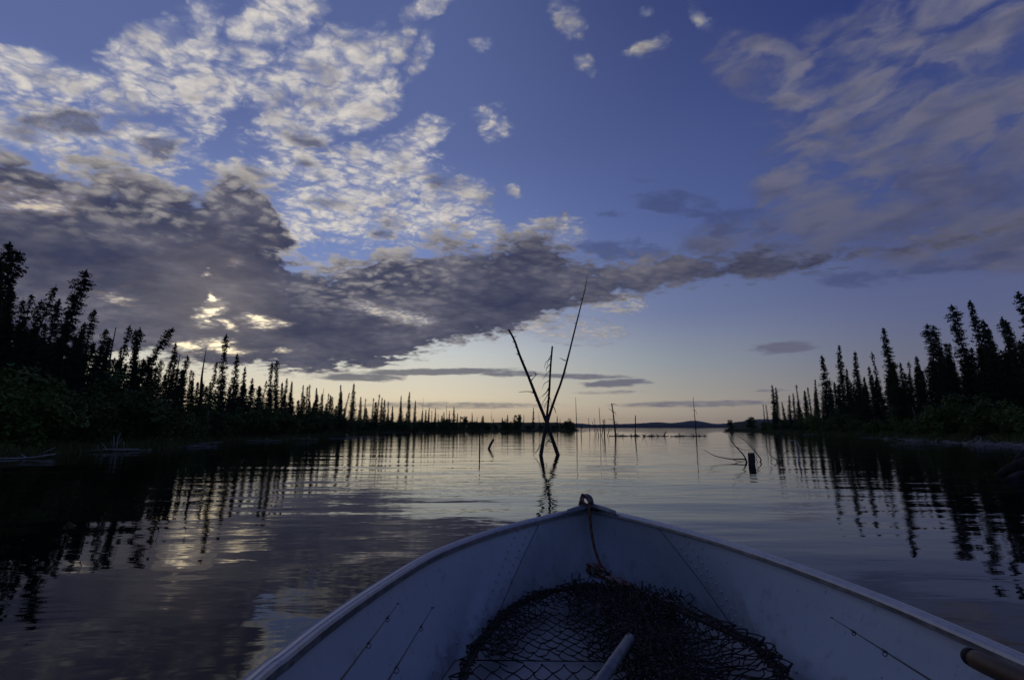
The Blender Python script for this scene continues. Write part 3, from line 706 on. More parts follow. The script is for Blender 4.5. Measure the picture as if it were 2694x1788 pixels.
o, P = dead('dead trunk leaning left, with broken top and short side branches, crossing two others', [c3(640, 1180), c3(605, 1080), c3(572, 985), c3(510, 830), c3(455, 690), c3(405, 570), c3(370, 470), c3(333, 402)], .088, .040, YD)
stubs(o, P, 16, .22, 1, .018)
for b in ([c3(508, 805), c3(480, 797), c3(440, 795), c3(398, 799)], [c3(472, 738), c3(485, 715), c3(508, 690), c3(518, 680)], [c3(508, 690), c3(500, 675), c3(492, 670)], [c3(460, 705), c3(478, 690)], [c3(600, 1095), c3(575, 1118), c3(570, 1135), c3(580, 1140)]):
    twig(o, local(px_path(b, YD - .1), o.location), .022, .009)
o, P = dead('tallest dead trunk, thin and curved, leaning right above the lake', [c3(540, 1188), c3(558, 1080), c3(580, 985), c3(620, 860), c3(672, 720), c3(715, 560), c3(757, 390), c3(800, 220), c3(822, 130), c3(832, 66)], .085, .007, YD - .35)
stubs(o, P, 18, .14, 2, .012)
for b in ([c3(698, 598), c3(685, 596), c3(668, 586), c3(655, 584)], [c3(535, 1130), c3(518, 1165), c3(500, 1190)], [c3(612, 880), c3(628, 912), c3(634, 935)]):
    twig(o, local(px_path(b, YD - .45), o.location), .022, .008)
o, P = dead('upright middle dead trunk with drooping bare twigs, between two leaning ones', [c3(560, 1060), c3(572, 980), c3(585, 870), c3(592, 780), c3(598, 660), c3(606, 560), c3(611, 508)], .058, .036, YD + .35, 2.2)
rnd = random.Random(8)
for (sx, sy), (mx, my), (ex, ey) in [((600, 585), (570, 610), (560, 650)), ((598, 620), (575, 650), (570, 690)), ((597, 660), (570, 690), (548, 720)), ((593, 725), (560, 745), (546, 780)), ((592, 760), (570, 800), (528, 838)), ((592, 770), (575, 800), (548, 830)),
                                     ((604, 560), (585, 600), (572, 660)), ((590, 800), (560, 850), (540, 885)), ((588, 840), (565, 880), (562, 910)), ((590, 820), (600, 850), (608, 890))]:
    twig(o, local(px_path([c3(sx, sy), c3(mx, my), c3(ex, ey)], YD + .2 + rnd.uniform(-.3, .3)), o.location), .016, .005, 4, 'twig')
# lone posts and poles standing in the lake
def pole(path, r0, r1, label, nst=0, L=.3, group=None, seed=0, name='dead_pole', extra=.8, Ybase=None):
    b = on_z(*path[0]) if Ybase is None else None
    o, P = dead(label, path, r0, r1, b.y if b else Ybase, extra, group, name, samples=14)
    if nst: stubs(o, P, nst, L, seed, max(.008, r1 * .5))
    return o
pole([(1262, 1178), (1262, 1150), (1262.5, 1116)], .045, .03, 'straight thin post standing alone in the water left of the crossed trunks')
pole([(1286, 1180), (1291, 1168), (1299, 1155)], .075, .06, 'short stump leaning right in the water by the thin post', name='stump', extra=.5)
pole([(1518, 1147), (1517, 1120), (1515.5, 1080), (1514.5, 1044)], .085, .02, 'tall hair-thin dead pole at the tip of the left point', 8, .4, seed=4)
pole([(1529, 1145), (1529, 1117)], .07, .05, 'short stick beside the tall thin pole at the left point')
GP = 'cluster of dead poles standing in the water'
for j, (p0, p1) in enumerate([((1552, 1139), (1547.5, 1098)), ((1566, 1141), (1558, 1108)), ((1569, 1140), (1563, 1100)), ((1580, 1144), (1576, 1072)), ((1591, 1149), (1591, 1101)), ((1590, 1147), (1586, 1103)), ((1583, 1146), (1588, 1106)), ((1598, 1146), (1603, 1127)), ((1575, 1146), (1571, 1126))]):
    pole([p0, ((p0[0] + p1[0]) / 2 + .4, (p0[1] + p1[1]) / 2), p1], .06, .035, 'tallest pole of the dead cluster off the left point' if j == 3 else 'thin dead pole in the cluster standing off the left point', 2, .3, GP, 20 + j)
o = pole([(1620, 1149), (1617, 1120), (1613, 1085), (1609, 1060)], .115, .06, 'stout dead trunk with drooping side twigs beside the floating log', 7, .7, seed=41)
for b in ([(1611, 1064), (1617, 1062), (1623, 1067)], [(1613, 1082), (1619, 1086), (1621, 1094)], [(1616, 1108), (1622, 1110), (1625, 1112)]):
    twig(o, local(px_path(b, o.location.y - .1), o.location), .04, .015)
pole([(1671, 1148), (1671.5, 1115), (1672, 1092)], .085, .05, 'bare upright dead trunk at the right end of the floating log', 4, .3, seed=42)
o = pole([(1832, 1150), (1829, 1110), (1826, 1075), (1823.5, 1044)], .07, .02, 'slender dead tree alone in front of the hills', 9, .6, seed=43)
twig(o, local(px_path([(1826, 1076), (1831, 1082), (1833, 1090)], o.location.y - .1), o.location), .03, .01)
pole([(1978, 1222), (1977.5, 1206), (1976, 1191)], .105, .095, 'thick square-cut post standing in the water near the right bank', name='stump', extra=.6)
pole([(2053, 1150), (2053, 1113)], .09, .05, 'pale broken stick standing in the shallows of the right bank')
# thin snags lower down the left shore, in front of the forest
for x, y0, y1, lab in [(305, 905, 861, 'bent dead stick poking above the left bank spruces'), (543, 1000, 915, 'bare dead pole above the left bank beside the glowing gap'), (474, 1000, 931, 'bare leaning dead stick between left bank spruces'), (537, 1000, 945, 'second bare pole close left of the pole beside the glow'),
                       (852, 1070, 1021, 'bare dead spire among spruces midway on the left shore'), (1114, 1100, 1046, 'hair-thin bare pole above the far left shore'), (1176, 1105, 1058, 'bare dead spire with stubs above the far left shore'), (1294, 1115, 1081, 'thin bare spire above the low belt of the far point'), (1418, 1115, 1081, 'thin bare spire just left of the crossed trunks')]:
    p, h = place_top(LEFT, x, y1, 6.0)
    o = thing('dead_tree', p, lab, 'dead tree'); P = branchy(o, [(0, 0, -.3), (.05, 0, h * .4), (-.04 * h * .3, 0, h * .7), (0, 0, h)], .09, .02, 6, 12); stubs(o, P, 10, .45, int(x), .015)
# leaning grey trunks inside the right forest
for x, y, x2, y2, back, lab in [(2410, 1110, 2400, 1070, 2.5, 'pale bare trunk at the forest edge of the right bank'), (2483, 1105, 2476, 1062, 2.5, 'pale leaning bare trunk at the forest edge, right of another'), (540, 1165, 548, 1080, .8, 'pale dead trunk standing at the waterline of the left bank'), (473, 1165, 462, 1120, .8, 'leaning grey stick at the waterline of the left bank')]:
    line = LEFT if x < 1300 else RIGHT
    d = ray(x, y); az = math.atan2(d.x, d.y); D = shore_d(line, az) + back; Y = D * math.cos(az)
    W = px_path([(x, y), ((x + x2) / 2 + 1, (y + y2) / 2), (x2, y2)], Y); base = Vector((W[0].x, W[0].y, ground(back)))
    o = thing('dead_tree', base, lab, 'dead tree'); branchy(o, local([base - Vector((0, 0, .2))] + W, base), .07, .03, 6, 10, 'paleb')

# drowned branches arching out of the water by the thick post
c4 = lambda x, y: (1700 + x * .4207, 750 + y * .4207)
Yb = on_z(*c4(650, 1105)).y
for lab, lines in [('arching bare branch with a fork, left of the thick post', [([(628, 1104), (608, 1060), (560, 1008), (535, 975), (515, 936)], .030), ([(560, 1010), (600, 1025), (645, 1033)], .014)]),
                   ('long low branch curving left over the water from the post', [([(628, 1098), (590, 1086), (540, 1087), (490, 1080), (430, 1066), (395, 1048), (362, 1028)], .028), ([(540, 1087), (575, 1100), (625, 1097)], .016)]),
                   ('branch arching over behind the thick post', [([(706, 1120), (719, 1092), (690, 1052), (650, 1005), (612, 966), (580, 944)], .026), ([(690, 1052), (668, 1010), (600, 935)], .012), ([(706, 1120), (690, 1090), (688, 1060)], .014)]),
                   ('pale hooked branch curling over the water towards the right bank', [([(953, 1085), (958, 1050), (958, 1020), (942, 980), (915, 971), (892, 976)], .028)]),
                   ('thin faint branch rising right of the thick post', [([(845, 1090), (858, 1062), (880, 1040), (922, 1014)], .016)]),
                   ('thin bowed twig just right of the thick post', [([(820, 1102), (800, 1080), (772, 1058), (765, 1030), (742, 1000)], .016), ([(780, 1100), (795, 1085), (818, 1100)], .010)])]:
    WB = px_path([c4(*q) for q in lines[0][0]], Yb); base = Vector((WB[0].x, WB[0].y, 0)); o = thing('sunken_branch', base, lab, 'branch', 'bare branches sticking out of the water')
    for k, (ln, r) in enumerate(lines):
        W = local(px_path([c4(*q) for q in ln], Yb, .12), base)
        if k == 0: W = [W[0] - Vector((0, 0, .5))] + W
        P = spline(W, 16); mb = MB(); mb.tube(P, [r * (1 - .72 * i / 15) for i in range(16)], 5); mb.build('limb' if k == 0 else 'twig', M['dead'] if 'pale' not in lab else M['drift'], o, True)
# big dark root log at the right edge
base = on_z(2640, 1248)
o = thing('sunken_log', (base.x, base.y, 0), 'big black half-sunken log with a raised limb at the right edge', 'log')
twig(o, local([on_z(2618, 1248) + Vector((0, 0, -.05)), at_y(2660, 1232, base.y - .1), at_y(2715, 1216, base.y - .3), at_y(2800, 1210, base.y - .5)], o.location), .05, .22, 9, 'trunk', 'wetwood')
twig(o, local([at_y(2664, 1230, base.y + .1), at_y(2684, 1200, base.y + .1), at_y(2705, 1186, base.y + .2), at_y(2760, 1175, base.y + .3)], o.location), .08, .05, 7, 'limb', 'wetwood')
twig(o, local([on_z(2650, 1262), at_y(2690, 1247, base.y - .5), at_y(2760, 1240, base.y - .8)], o.location), .05, .13, 8, 'root', 'wetwood')
# floating logs with knobs, far out
def floater(x0, x1, y, label, seed, r=.13):
    a, b2 = on_z(x0, y), on_z(x1, y - .5); o = thing('floating_log', a, label, 'log'); mb = MB(); rnd = random.Random(seed)
    P = spline([a - a, (b2 - a) * .35 + Vector((0, .3, .02)), (b2 - a) * .7 + Vector((0, -.2, 0)), b2 - a], 20); mb.tube(P, [r * (.75 + .3 * math.sin(i * .7 + seed)) for i in range(20)], 7)
    mb.build('trunk', M['dead'], o, True); kb = MB()
    for _ in range(int((x1 - x0) / 9)):
        p = rnd.choice(P); d = Vector((rnd.uniform(-.6, .6), 0, rnd.uniform(.08, .42))); kb.tube([p, p + d * .5, p + d + Vector((rnd.uniform(-.2, .2), 0, 0))], [.07, .055, .02], 5)
        kb.build('root_knob', M['dead'], o, True); kb = MB()
floater(1603, 1684, 1147, 'long knobbly floating log linking two dead trunks', 3); floater(1692, 1760, 1147.5, 'low floating log with upturned stubs left of the slender tree', 4, .09); floater(1768, 1856, 1147.5, 'low floating log passing behind the slender dead tree', 5, .1)
o = thing('floating_branch', on_z(1745, 1147), 'short branch pointing up from the low floating log', 'branch'); twig(o, [(0, 0, -.1), (.25, 0, .35), (.42, 0, .62)], .1, .05, 6, 'limb')
floater(1905, 1995, 1136, 'dark log lying along the spit before the right bank', 6, .16)
# pale driftwood
DRIFT = []
for s in range(6):
    rnd = random.Random(70 + s); mb = MB(); L = 1.0
    P = spline([(-.5, 0, 0), (-.15, rnd.uniform(-.06, .06), rnd.uniform(-.02, .04)), (.2, rnd.uniform(-.08, .08), rnd.uniform(-.02, .05)), (.5, rnd.uniform(-.05, .05), rnd.uniform(-.02, .06))], 12)
    mb.tube(P, [.016 * (1 - .55 * i / 11) for i in range(12)], 6)
    for _ in range(rnd.randrange(0, 4)):
        p = P[rnd.randrange(2, 10)]; d = Vector((rnd.uniform(-.1, .25), rnd.uniform(-.15, .15), rnd.uniform(.02, .16))); mb.tube([p, p + d * .6, p + d], [.008, .006, .003], 4)
    DRIFT.append(mb.mesh('driftwood', [M['drift']], True))
def drift(x, y, L, ang, label, group, tilt=0.0, z=.04):
    p = on_z(x, y); o = bpy.data.objects.new('driftwood', RND.choice(DRIFT)); col.objects.link(o)
    o.location = (p.x, p.y, z); o.rotation_euler = (RND.uniform(-.6, .6), -tilt, ang); k = RND.uniform(.7, 1.2); o.scale = (L, (.5 + .5 * min(L, 3)) * k, (.5 + .5 * min(L, 3)) * k)
    return tag(o, label, 'driftwood', group)
GD = 'driftwood heaped along the right bank'
for i in range(120):
    t = RND.random() ** .8; x = 2300 + 420 * t; y = 1150 + 16 * t + RND.uniform(0, 4 + 9 * t)
    a = math.atan2(1, 2.2) + RND.gauss(.25, .7) if RND.random() < .75 else RND.uniform(0, 3.1)
    drift(x, y, RND.choice((.35, .5, .7, .9, 1.1, 1.4, 1.9)), -a, 'grey driftwood piece in the jumble along the right bank', GD, RND.gauss(0, .12) if RND.random() < .72 else RND.uniform(.2, .6), RND.uniform(.0, .10))
for x, y, L, a, lab in [(2310, 1151, 3.4, -.2, 'palest driftwood log, at the left end of the right bank jumble'), (2412, 1171, 3.0, -.1, 'white floating driftwood stick in front of the right bank jumble'), (2150, 1143, 4, -.2, 'thin pale log lying along the far right bank'), (2265, 1142, 3.2, -.25, 'pale log in the grass above the right bank waterline'),
                        (40, 1199, 2.6, .85, 'pale log at the left edge of the picture on the waterline'), (25, 1208, 2.4, .9, 'thinner pale stick below the log at the left edge'), (235, 1189, 3.6, .6, 'long pale log along the left bank waterline'), (125, 1195, .8, .5, 'small broken pale snag on the left waterline'), (345, 1186, 1.6, .4, 'thin short stick floating by the left bank'),
                        (470, 1172, 4.2, .5, 'longest pale log of the pile on the left bank'), (440, 1176, 3.0, .4, 'lower pale log of the pile on the left bank'), (510, 1168, 3.4, .3, 'right hand pale log of the pile on the left bank'), (535, 1175, 1.6, .9, 'pale stick slanting into the water by the left pile'), (485, 1166, 2.6, .7, 'upper grey log of the pile on the left bank'),
                        (640, 1160, 6, .1, 'thin pale log along the shore before the left forest'), (760, 1157, 5, .15, 'pale log at the grassy corner of the left shore'), (990, 1149.5, 7, .05, 'long pale log floating off the left shore'), (930, 1152, 5, .1, 'grey log floating left of the long pale one'), (1050, 1137.5, 12, .05, 'thin pale line of wood along the far left shore')]:
    drift(x, y, L, a, lab, None)
o = thing('root_snag', on_z(300, 1186), 'pale forked root snag standing in shallow water at the left bank', 'driftwood')
for q in ([(0, 0, -.2), (-.05, 0, .3), (-.12, 0, .75)], [(.02, 0, -.1), (.12, 0, .25), (.30, 0, .62)], [(0, 0, .1), (-.2, .05, .3), (-.25, .05, .5)], [(.1, 0, .2), (.1, 0, .5), (.2, 0, .85)]): twig(o, q, .035, .010, 5, 'root', 'drift')

# ------------------------------------------------------------------ the boat
M['hull'] = None
m, b = new_mat('painted_aluminium', 0.42, 0.35)
p = opos()
f1 = fbm(p, 3.0, 5.0, 0.6); f2 = fbm(mapping(p, (0, 0, 0), 0, (14, 14, 2.0)), 2.0, 4.0, 0.6)
scr = smooth(fbm(mapping(p, (4, 2, 0), R(20), (60, 60, 5)), 1.0, 3.0, 0.6), 0.66, 0.74)
c = ramp(f1 * 0.7 + f2 * 0.3, [(0.3, (0.44, 0.475, 0.505, 1)), (0.7, (0.52, 0.555, 0.585, 1))], 'LINEAR')
c = mix(scr * 0.35, c, (0.14, 0.14, 0.15, 1.0))
px_, py_, pz_ = sep(p)
dirt = smooth(fbm(p, 15.0, 5.0, 0.65) + linr(pz_, 0.22, 0.40, 0.16, 0.0), 0.56, 0.74)
c = mix(dirt * 0.32, c, (0.15, 0.14, 0.12, 1.0))
spot = smooth(fbm(mapping(p, (1, 7, 3), 0, (1, 1, 1)), 55.0, 2.0, 0.5), 0.70, 0.76)
c = mix(spot * 0.6, c, (0.10, 0.10, 0.10, 1.0))
put(b.inputs['Base Color'], c); put(b.inputs['Roughness'], linr(f2, .3, .7, .36, .55)); bump(b, f1 * 1.6 + f2 * .3, .22, .012)
M['hull'] = m
m, b = new_mat('worn_aluminium', 0.38, 0.5, 1.0)
p = opos(); f = fbm(p, 30.0, 4.0, 0.6)
put(b.inputs['Base Color'], ramp(f, [(0.3, (0.32, 0.32, 0.335, 1)), (0.7, (0.50, 0.50, 0.52, 1))], 'LINEAR')); put(b.inputs['Roughness'], linr(f, .3, .7, .34, .55)); bump(b, f, .08, .003)
M['rail'] = m
M['deck'] = simple('deck_plywood', (0.30, 0.285, 0.265), (0.46, 0.44, 0.41), 5.0, 0.85, 0.25, stretch=(1, .25, 1), bmp=.25, bdist=.004)
M['red'] = simple('rope_red', (0.15, 0.030, 0.026), (0.26, 0.055, 0.045), 60.0, 0.85, 0.2, bmp=.5, bdist=.002)
M['cream'] = simple('rope_cream', (0.24, 0.19, 0.165), (0.36, 0.30, 0.265), 60.0, 0.85, 0.2, bmp=.5, bdist=.002)
M['orange'] = simple('rope_orange', (0.18, 0.10, 0.05), (0.28, 0.16, 0.085), 60.0, 0.85, 0.2, bmp=.5, bdist=.002)
M['net'] = simple('net_cord', (0.018, 0.014, 0.012), (0.052, 0.040, 0.033), 40.0, 0.8, 0.25, bmp=.4, bdist=.001)
M['tube'] = simple('dull_aluminium_tube', (0.16, 0.16, 0.165), (0.30, 0.30, 0.30), 25.0, 0.5, 0.4, 0.6, stretch=(1, 1, .2))
M['dark'] = simple('dark_metal', (0.015, 0.015, 0.017), (0.035, 0.035, 0.04), 20.0, 0.45, 0.4)
M['rod'] = simple('rod_graphite', (0.010, 0.011, 0.014), (0.025, 0.026, 0.030), 20.0, 0.35, 0.45)
M['wood'] = simple('varnished_wood', (0.050, 0.030, 0.017), (0.105, 0.062, 0.034), 12.0, 0.5, 0.35, stretch=(.15, 1, 1), bmp=.2, bdist=.002)
M['rubber'] = simple('black_rubber', (0.012, 0.012, 0.012), (0.022, 0.022, 0.022), 20.0, 0.7, 0.3)

ZC = 0.22                                                     # floor / chine height above the lake
def zg(y): return 0.565 + 0.035 * max(0.0, min(1.0, (y - 1.0) / 2.0)) ** 1.4
def gun(px, py):
    z = 0.58
    for _ in range(6): q = on_z(px, py, z); z = zg(q.y)
    return q
GL_PX = [(1553, 1337), (1490, 1346), (1425, 1361), (1300, 1394), (1200, 1429), (1115, 1466), (993, 1540), (856, 1634), (740, 1725), (657, 1791)]
GR_PX = [(1553, 1337), (1616, 1349), (1725, 1374), (1868, 1413), (2000, 1455), (2130, 1500), (2331, 1576), (2541, 1665), (2694, 1732)]
gl = [gun(*q) for q in GL_PX]; gr = [gun(*q) for q in GR_PX]
XM = 0.5 * (gl[-1].x + gr[-1].x)
def aft(pts, sgn):
    a = pts[-1]; half = abs(a.x - XM)
    return pts + [Vector((XM + sgn * (half + .03), .55, zg(0))), Vector((XM + sgn * (half + .02), -.2, zg(0))), Vector((XM + sgn * (half - .03), -1.0, zg(0)))]
gl = aft(gl, -1); gr = aft(gr, 1)
cl_px = [(1556, 1532), (1480, 1545), (1395, 1585), (1335, 1628), (1284, 1672), (1220, 1730), (1175, 1766)]
cr_px = [(1556, 1532), (1650, 1540), (1750, 1565), (1850, 1607), (1935, 1655), (2020, 1734), (2057, 1780)]
cl = [on_z(x, y, ZC) for x, y in cl_px]; cr = [on_z(x, y, ZC) for x, y in cr_px]
def aftc(pts, sgn, g):
    a = pts[-1]
    return pts + [Vector((g.x - sgn * .16, .9, ZC)), Vector((g.x - sgn * .13, -.2, ZC)), Vector((g.x - sgn * .16, -1.0, ZC))]
cl = aftc(cl, -1, gl[-2]); cr = aftc(cr, 1, gr[-2])
NS = 96
GLs, GRs = spline(gl, NS), spline(gr, NS)
# chines resampled so that equal stations lie abreast of each other
def nearest(line, p): return min(range(len(line)), key=lambda i: (line[i] - p).length)
def resample(line, k0, k1, n):
    seg = line[k0:k1 + 1]; d = [0]
    for a, b_ in zip(seg, seg[1:]): d.append(d[-1] + (b_ - a).length)
    out = []; j = 0
    for i in range(n):
        t = d[-1] * i / (n - 1)
        while j < len(d) - 2 and d[j + 1] < t: j += 1
        u = (t - d[j]) / max(1e-9, d[j + 1] - d[j]); out.append(seg[j].lerp(seg[j + 1], u))
    return out
fineL, fineR, fcL, fcR = spline(gl, 600), spline(gr, 600), spline(cl, 600), spline(cr, 600)
iL, jL = nearest(fineL, gun(1426, 1361)), nearest(fcL, on_z(1284, 1672, ZC))
iR, jR = nearest(fineR, gun(1722, 1373)), nearest(fcR, on_z(1935, 1655, ZC))
boat = thing('motorboat', (XM, 1.0, 0), 'open aluminium fishing boat with pale painted inside, bow pointing across the lake', 'boat')
def LB(p): return Vector(p) - boat.location
def panel(G, C, i0, i1, j0, j1, n, name, inset, rivets=None, flip=False):
    a, c_ = resample(G, i0, i1, n), resample(C, j0, j1, n); mb = MB(); rows = []
    for g, k in zip(a, c_):
        nrm = Vector((XM + .1 - (g.x + k.x) / 2, 0, 0)).normalized() * inset
        bulge = Vector((g.x - XM, (g.y - 1.0) * .25, 0)).normalized() * .022
        rows.append([LB(g.lerp(k, t) + nrm + bulge * math.sin(math.pi * t)) for t in [q / 8 for q in range(9)]])
    mb.grid(rows, flip=flip)
    if rivets:
        for r_i, off in enumerate((2.2, 4.6)):
            for q in range(14):
                t = .06 + .90 * (q + .5 * r_i) / 14; ii = off
                lo_, hi_ = rows[int(ii)], rows[int(ii) + 1]; k = t * 8; kk = min(7, int(k)); u = k - kk
                p = lo_[kk].lerp(lo_[kk + 1], u).lerp(hi_[kk].lerp(hi_[kk + 1], u), ii - int(ii)); w = Vector((XM - boat.location.x - p.x, -.35, 0)).normalized()
                mb.tube([p - w * .002, p + w * .004, p + w * .006], [.0074, .006, .001], 7)
        for q in range(26):                              # a line of rivets above the floor
            i = 6 + q * 3
            if i >= len(rows): break
            p = rows[i][7]; w = Vector((XM - boat.location.x - p.x, 0, .2)).normalized(); mb.tube([p - w * .002, p + w * .004, p + w * .006], [.0074, .006, .001], 7)
    return mb.build(name, M['hull'], boat, True)
panel(fineL, fcL, 0, iL, 0, jL, 30, 'bow_panel', .004); panel(fineR, fcR, 0, iR, 0, jR, 30, 'bow_panel', .004)
sideL = panel(fineL, fcL, iL - 6, 599, jL - 6, 599, 90, 'side_panel', .0, True); sideR = panel(fineR, fcR, iR - 6, 599, jR - 6, 599, 90, 'side_panel', .0, True)
for F, C, i, j in ((fineL, fcL, iL, jL), (fineR, fcR, iR, jR)):
    g, k = F[i], C[j]; mb = MB(); q = Vector((XM + .1 - (g.x + k.x) / 2, 0, 0)).normalized() * .007; bl = Vector((g.x - XM, (g.y - 1.0) * .25, 0)).normalized() * .022
    mb.tube([LB(g.lerp(k, t / 8) + q + bl * math.sin(math.pi * t / 8)) for t in range(9)], .0009, 5); mb.build('seam', M['dark'], boat, True)
# outer skin, bottom and transom
mb = MB(); rowsL = []; rowsR = []
for t in range(61):
    i = int(t * 599 / 60)
    for F, C, rows in ((fineL, fcL, rowsL), (fineR, fcR, rowsR)):
        g, k = F[i], C[i]; o_ = Vector((g.x - XM, (g.y - 1.0) * .3, 0)).normalized() * .03
        rows.append([LB(g + o_ * .6), LB(g.lerp(k, .5) + o_ * 1.6), LB(Vector((k.x, k.y, .12)) + o_), LB(Vector(((k.x - XM) * .75 + XM, k.y, -.08))), LB(Vector((XM, min(k.y, 2.95), -.14)))])
mb.grid(rowsL); mb.grid(rowsR, flip=True)
tl, tr = GLs[-1], GRs[-1]
mb.face([LB(tl), LB(tr), LB(Vector((tr.x - .1, tr.y, -.1))), LB(Vector((tl.x + .1, tl.y, -.1)))])
mb.build('hull', M['rail'], boat, True)
# floor
mb = MB(); mb.grid([[LB(Vector((a.x + (b_.x - a.x) * q / 6, a.y + (b_.y - a.y) * q / 6, ZC - .004))) for q in range(7)] for a, b_ in zip(spline(cl, 60), spline(cr, 60))])
mb.build('floor', M['deck'], boat)
# bench behind the camera's seat
mb = MB()
def box(mb, x0, x1, y0, y1, z0, z1):
    P = [(x0, y0, z0), (x1, y0, z0), (x1, y1, z0), (x0, y1, z0), (x0, y0, z1), (x1, y0, z1), (x1, y1, z1), (x0, y1, z1)]
    for q in ((0, 3, 2, 1), (4, 5, 6, 7), (0, 1, 5, 4), (1, 2, 6, 5), (2, 3, 7, 6), (3, 0, 4, 7)): mb.face([LB(P[i]) for i in q])
box(mb, gl[-2].x + .05, gr[-2].x - .05, -.45, -.12, .40, .44); mb.build('bench', M['rail'], boat)
# gunwale rails
PROF = [(-.024, -.018), (-.024, .002), (-.020, .010), (-.012, .0125), (-.009, .0095), (-.005, .0125), (.004, .0135), (.008, .0105), (.012, .0125), (.019, .008), (.023, .0), (.023, -.012), (.016, -.018)]
for F, sgn in ((fineL, -1), (fineR, 1)):
    path = [F[int(i * 599 / 110)] for i in range(111)]; fr = []
    for i, q in enumerate(path):
        t = (path[min(i + 1, 110)] - path[max(i - 1, 0)]).normalized(); s = t.cross(Vector((0, 0, 1))).normalized()
        fr.append((s, s.cross(t).normalized()))
    mb = MB(); mb.sweep([LB(q + Vector((0, 0, -.006))) for q in path], PROF, fr)
    mb.build('gunwale', M['rail'], boat, False)
# bow cap, handle
tip = gun(1553, 1337); L0, R0 = gun(1484, 1349), gun(1626, 1352)
mb = MB(); rows = []
for i in range(15):
    t = i / 14; u = 2 * t - 1
    base = L0.lerp(tip, t * 2) if t < .5 else tip.lerp(R0, t * 2 - 1)
    wd = .055 * (1 - u * u) ** .6 + .004; up = .024 + .014 * (1 - abs(u) ** 1.5)
    fw = Vector((0, 1, 0)); c0 = base - fw * .018 - Vector((u * .016, 0, 0))
    rows.append([LB(c0 + fw * (q - .45) * 2 * wd + Vector((0, 0, up - .014 * (q - .45) ** 2 * 6))) for q in (0, .15, .35, .6, .85, 1)])
mb.grid(rows); mb.grid([[p_ - Vector((0, 0, .006)) for p_ in r_] for r_ in rows], flip=True)
for r0_, r1_ in zip(rows, rows[1:]):
    for e in (0, -1): mb.face([r0_[e], r1_[e], r1_[e] - Vector((0, 0, .006)), r0_[e] - Vector((0, 0, .006))])
mb.build('bow_cap', M['tube'], boat, True)
YH = tip.y - .03
arch = [at_y(1527, 1336, YH), at_y(1529, 1316, YH), at_y(1537, 1304, YH), at_y(1547, 1303, YH), at_y(1555, 1310, YH), at_y(1560, 1336, YH)]
mb = MB(); A = spline(arch, 20); mb.sweep([LB(q) for q in A], [(-.022, -.008), (.022, -.008), (.022, .008), (-.022, .008)],
    [(Vector((0, 1, 0)), (A[min(i + 1, 19)] - A[max(i - 1, 0)]).normalized().cross(Vector((0, 1, 0)))) for i in range(20)])
mb.build('bow_handle', M['tube'], boat, True)

# ------------------------------------------------------------------ rope
def twisted(mb, path, r, pitch, mats=(0, 1, 1)):
    k = len(path); L = 0.0; prev = None; n = len(mats)
    strands = [[] for _ in mats]; up = None
    for i, q in enumerate(path):
        t = (path[min(i + 1, k - 1)] - path[max(i - 1, 0)]).normalized()
        if prev is not None: L += (q - prev).length
        prev = q
        if up is None: up = t.orthogonal().normalized()
        up = (up - t * up.dot(t)).normalized(); w = t.cross(up)
        for s in range(n):
            a = 2 * math.pi * (L / pitch + s / n); strands[s].append(q + (up * math.cos(a) + w * math.sin(a)) * r * .52)
    for s, mi in zip(strands, mats): mb.tube(s, r * .56, 6, mi)
rope = thing('bow_rope', tip, 'red and cream twisted mooring rope tied to the bow handle and hanging into the bow', 'rope')
def LR(p): return Vector(p) - rope.location
mb = MB()
hang = [at_y(1550, 1326, YH - .05), at_y(1549, 1338, YH - .085), at_y(1552, 1355, YH - .10), at_y(1556, 1395, YH - .11), at_y(1563, 1435, YH - .13), at_y(1574, 1470, YH - .16), at_y(1587, 1500, YH - .22), at_y(1592, 1520, YH - .27)]
twisted(mb, spline([LR(q) for q in hang], 150), .0080, .055, (0, 2, 2))
mb.build('rope_fall', [M['red'], M['cream'], M['orange']], rope, True)
mb = MB(); rnd = random.Random(3)
kn = [at_y(1541 + 10 * math.cos(a * .9) * (1 + .25 * math.sin(a * 2.3)), 1317 + 12 * math.sin(a * .9 + .4) * (1 + .2 * math.cos(a * 1.6)), YH - .03 + .028 * math.sin(a * 1.7)) for a in [i * .42 for i in range(34)]]
twisted(mb, spline([LR(q) for q in kn], 260), .0085, .05, (0, 1, 1))
twisted(mb, spline([LR(at_y(1540, 1306, YH - .03)), LR(at_y(1534, 1301, YH - .03)), LR(at_y(1531, 1302, YH - .04)), LR(at_y(1527, 1318, YH - .03)), LR(at_y(1524, 1328, YH - .03))], 40), .007, .05, (0, 1, 0))
mb.build('knot', [M['red'], M['cream'], M['orange']], rope, True)
mb = MB()
def coil(cx, cy, Y, n, rx, ry, seed):
    rnd = random.Random(seed); pts = []
    for i in range(n):
        a = i * .85; k = 1 + .35 * math.sin(i * 1.3 + seed); pts.append(at_y(cx + rx * k * math.cos(a), cy + ry * k * math.sin(a * 1.07) , Y + rnd.uniform(-.05, .05)))
    return spline([LR(q) for q in pts], n * 9)
YC = YH - .30
twisted(mb, coil(1573, 1502, YC - .06, 26, 25, 15, 1), .0095, .05, (0, 1, 1)); twisted(mb, coil(1632, 1536, YC - .16, 26, 30, 13, 2), .0095, .05, (0, 1, 1))
mb.build('rope_coil', [M['red'], M['cream'], M['orange']], rope, True)

